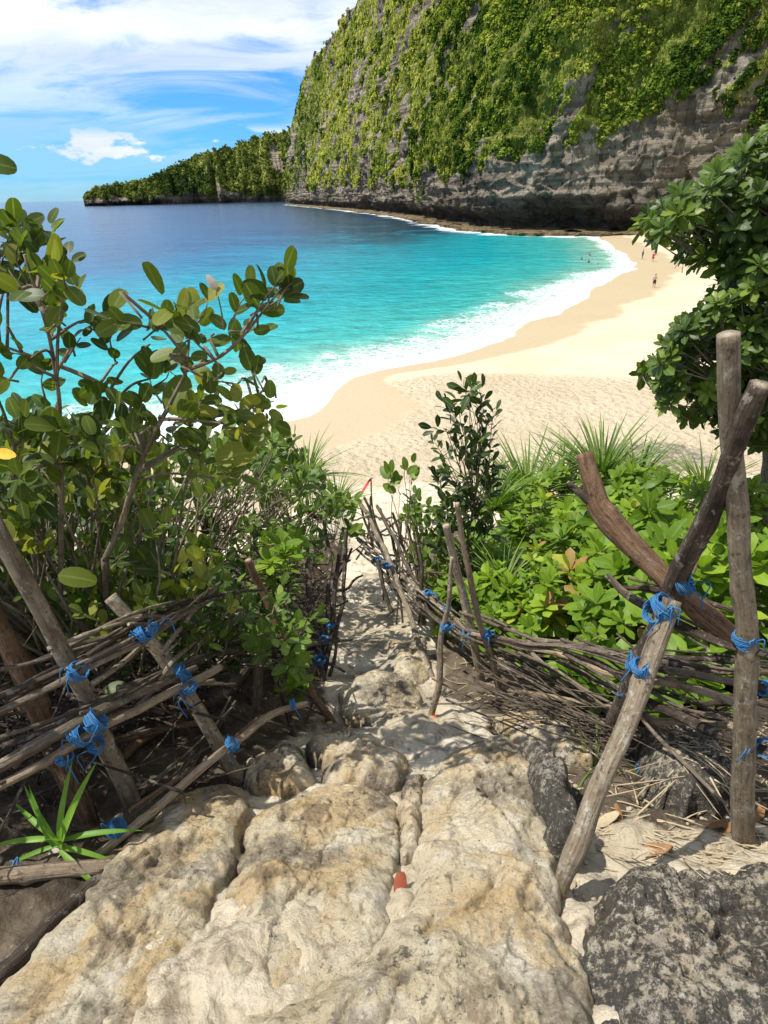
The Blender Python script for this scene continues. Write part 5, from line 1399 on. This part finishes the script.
def curled_leaf(label, px, py, L, mat, yaw, lift=.02, W=.4):
    p = surf_pt(px, py); p[2] += lift
    tpl = leaf_tpl('oval', W, .75, -.45)
    mb = MB()
    add_leaves(mb, tpl, p[None], np.array([[math.cos(yaw), math.sin(yaw), .15]]), np.array([[.2, -.35, 1.0]]), [L], np.array([.5]))
    mb.V[0] = mb.V[0] + L * .09 * np.stack([pn(mb.V[0] * 55 + k * 9) for k in range(3)], -1)
    o = mb.build('dead_leaf', M[mat])
    sol = o.modifiers.new('thickness', 'SOLIDIFY'); sol.thickness = .0012
    return tag(o, label, 'dead leaf', 'dead leaves on the rocks')
curled_leaf('rust-red dead leaf in the crack between the two cream boulders', 397, 898, .055, 'rustleaf', 1.35, .006, .6)
curled_leaf('curled orange-brown dead leaf against the foot of the upright post', 706, 834, .10, 'deadleaf', .1, .012)
curled_leaf('pale brown dead leaf on the ground below the twig litter', 640, 852, .09, 'deadleaf', -.1, .006)
curled_leaf('small brown leaf lying beside the pale leaning pole', 622, 822, .05, 'deadleaf', 1.9, .005)
curled_leaf('dry brown leaf lying past the upright post', 752, 826, .07, 'deadleaf', .9, .008)
curled_leaf('grey withered leaf beside the strap-leaf plant', 48, 862, .07, 'greyleaf', .5, .01)
curled_leaf('brown leaf on the slab between pole foot and black rock', 596, 828, .08, 'straw', .4, .012)

for lab_, px_, py_ in (('scrap of blue rope on the soil behind the pale leaning pole', 640, 770), ('scrap of blue rope in the shade by the strap-leaf plant', 16, 868)):
    p = surf_pt(px_, py_); t_ = np.linspace(0, 1, 26)
    mb = MB(); tube(mb, p + np.stack([.05 * (t_ - .5) + .012 * np.sin(t_ * 11), .016 * np.cos(t_ * 8), .008 + .007 * np.sin(t_ * 9)], -1), .0022, seg=6, raw=True)
    tube(mb, p + np.stack([.03 * (t_ - .3), .02 * np.sin(t_ * 6), .010 + .010 * np.sin(t_ * 5)], -1), .0022, seg=6, raw=True)
    tag(mb.build('rope_scrap', M['rope']), lab_, 'rope', 'scraps of blue rope')

# loose stones on the path and in the cracks
gv = MB()
import_ico = None
phi = (1 + 5 ** .5) / 2
IV = unit(np.array([(-1, phi, 0), (1, phi, 0), (-1, -phi, 0), (1, -phi, 0), (0, -1, phi), (0, 1, phi), (0, -1, -phi), (0, 1, -phi), (phi, 0, -1), (phi, 0, 1), (-phi, 0, -1), (-phi, 0, 1)]))
IF = np.array([(0, 11, 5), (0, 5, 1), (0, 1, 7), (0, 7, 10), (0, 10, 11), (1, 5, 9), (5, 11, 4), (11, 10, 2), (10, 7, 6), (7, 1, 8), (3, 9, 4), (3, 4, 2), (3, 2, 6), (3, 6, 8), (3, 8, 9), (4, 9, 5), (2, 4, 11), (6, 2, 10), (8, 6, 7), (9, 8, 1)])
for k in range(620):
    if k < 330: a, b = RNG.uniform(300, 450), RNG.uniform(560, 780)
    elif k < 620: a, b = RNG.uniform(520, 770), RNG.uniform(740, 900)
    elif k < 760: a, b = RNG.uniform(60, 260), RNG.uniform(770, 960)
    else: a, b = RNG.uniform(340, 460), RNG.uniform(680, 800)
    p = on_ground(a, b)
    s = RNG.uniform(.003, .009) * (1 if RNG.random() < .9 else 2.0) * (1 + .25 * max(0, p[1] - 2))
    p[2] = top_z(p[0], p[1]) + s * .3
    if p[2] - gz(p[0], p[1]) > .05: continue
    V = IV * (1 + RNG.normal(0, .18, (12, 1))) * s * np.array([1.2, 1, .75])
    an = RNG.random() * 6.28
    V = V @ np.array([[math.cos(an), math.sin(an), 0], [-math.sin(an), math.cos(an), 0], [0, 0, 1]])
    gv.add(V + p, T=IF)
tag(gv.build('gravel', M['pebble'], smooth=False), kind='stuff')

# ------------------------------------------------------------------ people far off on the sand and in the water
def person(label, foot, yaw, skin, cloth, pose, group, scale=1.0, submerge=0.0):
    t = thing('person', (foot[0], foot[1], foot[2] - submerge), label, 'person', group)
    s = scale
    # x is sideways, y is forward
    J = {'hip': (0, 0, .93), 'waist': (0, .0, 1.08), 'chest': (0, .01, 1.30), 'neck': (0, .01, 1.46), 'chin': (0, .03, 1.54), 'head': (0, .03, 1.64), 'top': (0, .02, 1.73)}
    E = [('hip', 'waist'), ('waist', 'chest'), ('chest', 'neck'), ('neck', 'chin'), ('chin', 'head'), ('head', 'top')]
    Rr = {'hip': (.15, .11), 'waist': (.135, .10), 'chest': (.165, .115), 'neck': (.058, .058), 'chin': (.06, .065), 'head': (.078, .095), 'top': (.05, .06)}
    st = pose.get('stride', .0)
    for sx, nm in ((-1, 'l'), (1, 'r')):
        f = st * sx
        J['sho' + nm] = (sx * .18, .0, 1.41); J['elb' + nm] = (sx * .25, -f * .35 - .03, 1.14); J['wri' + nm] = (sx * .25, -f * .8 + .05, .90); J['han' + nm] = (sx * .245, -f * .9 + .08, .80)
        if pose.get('raise') == sx:
            J['elb' + nm] = (sx * .36, .08, 1.50); J['wri' + nm] = (sx * .22, .16, 1.68); J['han' + nm] = (sx * .16, .18, 1.74)
        J['thi' + nm] = (sx * .09, f * .08, .86); J['kne' + nm] = (sx * .10, f * .55 + .02, .49); J['ank' + nm] = (sx * .10, f * 1.0 - .03, .09); J['toe' + nm] = (sx * .115, f * 1.0 + .15, .03)
        Rr.update({'sho' + nm: (.062, .062), 'elb' + nm: (.043, .043), 'wri' + nm: (.03, .03), 'han' + nm: (.038, .022), 'thi' + nm: (.088, .088), 'kne' + nm: (.058, .058), 'ank' + nm: (.038, .038), 'toe' + nm: (.035, .025)})
        E += [('chest', 'sho' + nm), ('sho' + nm, 'elb' + nm), ('elb' + nm, 'wri' + nm), ('wri' + nm, 'han' + nm), ('hip', 'thi' + nm), ('thi' + nm, 'kne' + nm), ('kne' + nm, 'ank' + nm), ('ank' + nm, 'toe' + nm)]
    keys = list(J)
    me = bpy.data.meshes.new('body')
    me.from_pydata([tuple(c * s for c in J[k]) for k in keys], [(keys.index(a), keys.index(b)) for a, b in E], [])
    o = bpy.data.objects.new('body', me); C.objects.link(o); o.parent = t; me.materials.append(M[skin])
    sk = o.modifiers.new('skin', 'SKIN'); sk.use_smooth_shade = True
    lay_ = me.skin_vertices[0].data if me.skin_vertices else None
    if lay_ is None:
        bm_ = __import__('bmesh').new(); bm_.from_mesh(me); bm_.verts.layers.skin.verify(); bm_.to_mesh(me); bm_.free()
        lay_ = me.skin_vertices[0].data
    for k, sv in zip(keys, lay_):
        sv.radius = tuple(a * s for a in Rr[k]); sv.use_root = (k == 'hip')
    sb2 = o.modifiers.new('smooth', 'SUBSURF'); sb2.levels = 1; sb2.render_levels = 1
    # shorts round hips and thighs
    mb = MB()
    loc = np.array(t.location)
    tube(mb, np.array([(0, 0, .84), (0, 0, .95), (0, 0, 1.05)]) * s + loc, [.165 * s, .172 * s, .150 * s], seg=14, n=6)
    for sx in (-1, 1):
        f = st * sx
        tube(mb, np.array([(sx * .085, f * .06, .90), (sx * .09, f * .2, .74), (sx * .097, f * .42, .56)]) * s + loc, [.098 * s, .100 * s, .092 * s], seg=12, n=6)
    if pose.get('top'):
        tube(mb, np.array([(0, .0, 1.04), (0, .008, 1.22), (0, .01, 1.40)]) * s + loc, [.155 * s, .182 * s, .15 * s], seg=14, n=6)
    mb.build('swimwear', M[cloth], t)
    mb = MB()
    a, b = np.meshgrid(np.linspace(0, 2 * math.pi, 17), np.linspace(.02, 1.75, 8))
    hv_ = np.stack([np.cos(a) * np.sin(b) * .090, np.sin(a) * np.sin(b) * .108 - .012 - .03 * (b > 1.2), np.cos(b) * .108 * np.where(np.sin(a) < 0, 1.25, .6)], -1).reshape(-1, 3) + np.array([0, .02, 1.66])
    mb.add(hv_ * s + loc, grid_quads(8, 17)); hb = mb.build('hair', M['hair'], t)
    # a face: nose, eyes and mouth
    mb = MB()
    tube(mb, np.array([(0, .115, 1.665), (0, .148, 1.63), (0, .118, 1.615)]) * s + loc, [.008, .014, .01], seg=6, n=5)
    mb.build('nose', M[skin], t)
    for sx in (-1, 1):
        mb = MB(); tube(mb, np.array([(sx * .043, .112, 1.66), (sx * .02, .119, 1.66)]) * s + loc, [.007, .007], seg=6, n=4); mb.build('eye', M['hair'], t)
    mb = MB(); tube(mb, np.array([(-.026, .108, 1.575), (0, .116, 1.572), (.026, .108, 1.575)]) * s + loc, [.005, .007, .005], seg=6, n=5); mb.build('mouth', M['cloth_red'], t)
    t.rotation_euler = (0, 0, yaw)
    return t
def beach_pt(px, py):
    r = ray(px, py)
    z = 0.6
    for k in range(12):
        p = CAM + r * ((z - CAMZ) / r[2])
        s_ = -float(sea_dist(np.array([p[0]]), np.array([p[1]]))[0])
        z = 1.5 * (1 - math.exp(-max(s_, 0) / 22)) + .004 * max(s_, 0)
    p[2] = z; return p
person('bare-chested person in dark shorts walking on the dry sand by the tree', beach_pt(653.5, 288), 2.6, 'skin', 'cloth_dark', {'stride': .16}, 'people on the beach', 1.0)
person('person in dark swimwear standing on the wet sand, nearer the surf', beach_pt(642, 259.5), 1.2, 'skin_dark', 'cloth_dark', {'stride': .05, 'top': True}, 'people on the beach')
person('person in red swimwear walking on wet sand close to the tree leaves', beach_pt(652.5, 262), 2.2, 'skin', 'cloth_red', {'stride': .14, 'top': True}, 'people on the beach')
def sea_pt(px, py): return PZ(px, py, 0.0)
person('swimmer standing waist-deep with an arm raised, nearest the cove corner', sea_pt(589.5, 256.5), 2.0, 'skin_dark', 'cloth_dark', {'raise': 1}, 'people in the water', 1.0, .95)
person('swimmer in chest-deep turquoise water, farthest from the sand', sea_pt(581.5, 260), .6, 'skin_dark', 'cloth_dark', {}, 'people in the water', 1.0, 1.12)
person('swimmer in dark top between the two others, away from the foam', sea_pt(588.5, 263), 3.6, 'skin_dark', 'cloth_dark', {'top': True}, 'people in the water', 1.0, 1.08)
person('swimmer wading in pale shallow water before the foam', sea_pt(597.5, 267.5), 1.4, 'skin', 'cloth_red', {'stride': .05}, 'people in the water', 1.0, 1.05)

# ------------------------------------------------------------------ sky, sun, camera
SUN_EL, SUN_AZ = R(61), R(-97)                        # azimuth from +Y towards +X
w = NT('World', True)
bpy.context.scene.world = w.m
sky = w.n('TexSky', sky_type='NISHITA', sun_disc=False, sun_elevation=SUN_EL, sun_rotation=SUN_AZ, altitude=10, air_density=1.0, dust_density=.25, ozone_density=2.5)
gen = w.n('TexCoord').outputs['Generated']
sx = w.n('SeparateXYZ', {0: gen})
zz_ = w.math('MAXIMUM', sx.outputs[2], .0)
den = w.math('ADD', zz_, .16)
cx = w.n('CombineXYZ', {0: w.math('DIVIDE', sx.outputs[0], den), 1: w.math('DIVIDE', sx.outputs[1], den), 2: 0.0}).outputs[0]
cir = w.noise(w.map(cx, (.95, 1.7, 1), (2.3, .4, 0)), 1.0, 9, .62, .8)
cir2 = w.noise(w.map(cx, (.30, .55, 1), (7.7, 3.1, 0)), 1.0, 4, .5)
cf_ = w.rng(w.math('ADD', cir, w.math('MULTIPLY', w.math('SUBTRACT', cir2, .5), .8)), .27, .50)
cf_ = w.math('MULTIPLY', cf_, w.rng(sx.outputs[2], .03, .22, .15, .95))
cum = w.noise(w.map(gen, (9, 9, 24), (3.7, 1.1, .3)), 1.0, 7, .55)
cumf = w.math('MULTIPLY', w.rng(cum, .55, .62), w.rng(w.math('ABSOLUTE', w.math('SUBTRACT', sx.outputs[2], .058)), .035, .012, 0, 1))
cf_ = w.math('MAXIMUM', cf_, cumf)
skc = w.mix(1.0, sky.outputs[0], (.16, .41, .73), 'MULTIPLY')
grey = w.rng(w.noise(w.map(cx, (.8, 1.3, 1), (5, 9, 0)), 1.0, 6, .6), .40, .62)
cc = w.mix(grey, (3.3, 3.65, 4.3), (4.7, 4.85, 5.1))
skc = w.mix(cf_, skc, cc)
w.n('OutputWorld', {'Surface': w.n('Background', {'Color': skc, 'Strength': .15})})

sd_ = bpy.data.lights.new('sun', 'SUN'); sd_.energy = 4.1; sd_.angle = R(.53); sd_.color = (1, .955, .88)
so_ = bpy.data.objects.new('sun', sd_); C.objects.link(so_)
to_sun = Vector((math.sin(SUN_AZ) * math.cos(SUN_EL), math.cos(SUN_AZ) * math.cos(SUN_EL), math.sin(SUN_EL)))
so_.rotation_euler = to_sun.to_track_quat('Z', 'Y').to_euler(); so_.location = (0, 0, 60)

cd = bpy.data.cameras.new('camera'); co = bpy.data.objects.new('camera', cd); C.objects.link(co)
cd.sensor_fit = 'VERTICAL'; cd.sensor_height = 24; cd.lens = FPX / 1024 * 24
cd.clip_start, cd.clip_end = .02, 60000
Mx = Matrix(((RGT[0], UPV[0], -FWD[0], CAM[0]), (RGT[1], UPV[1], -FWD[1], CAM[1]), (RGT[2], UPV[2], -FWD[2], CAM[2]), (0, 0, 0, 1)))
co.matrix_world = Mx
sc = bpy.context.scene
sc.camera = co
sc.view_settings.view_transform = 'Standard'; sc.view_settings.look = 'None'
sc.view_settings.exposure = 0.74; sc.view_settings.gamma = 1.0; sc.view_settings.use_curve_mapping = False
sc.render.engine = 'CYCLES'
sc.cycles.max_bounces = 7; sc.cycles.diffuse_bounces = 3; sc.cycles.transmission_bounces = 3; sc.cycles.transparent_max_bounces = 4
sc.cycles.use_adaptive_sampling = True
sc.cycles.use_denoising = True
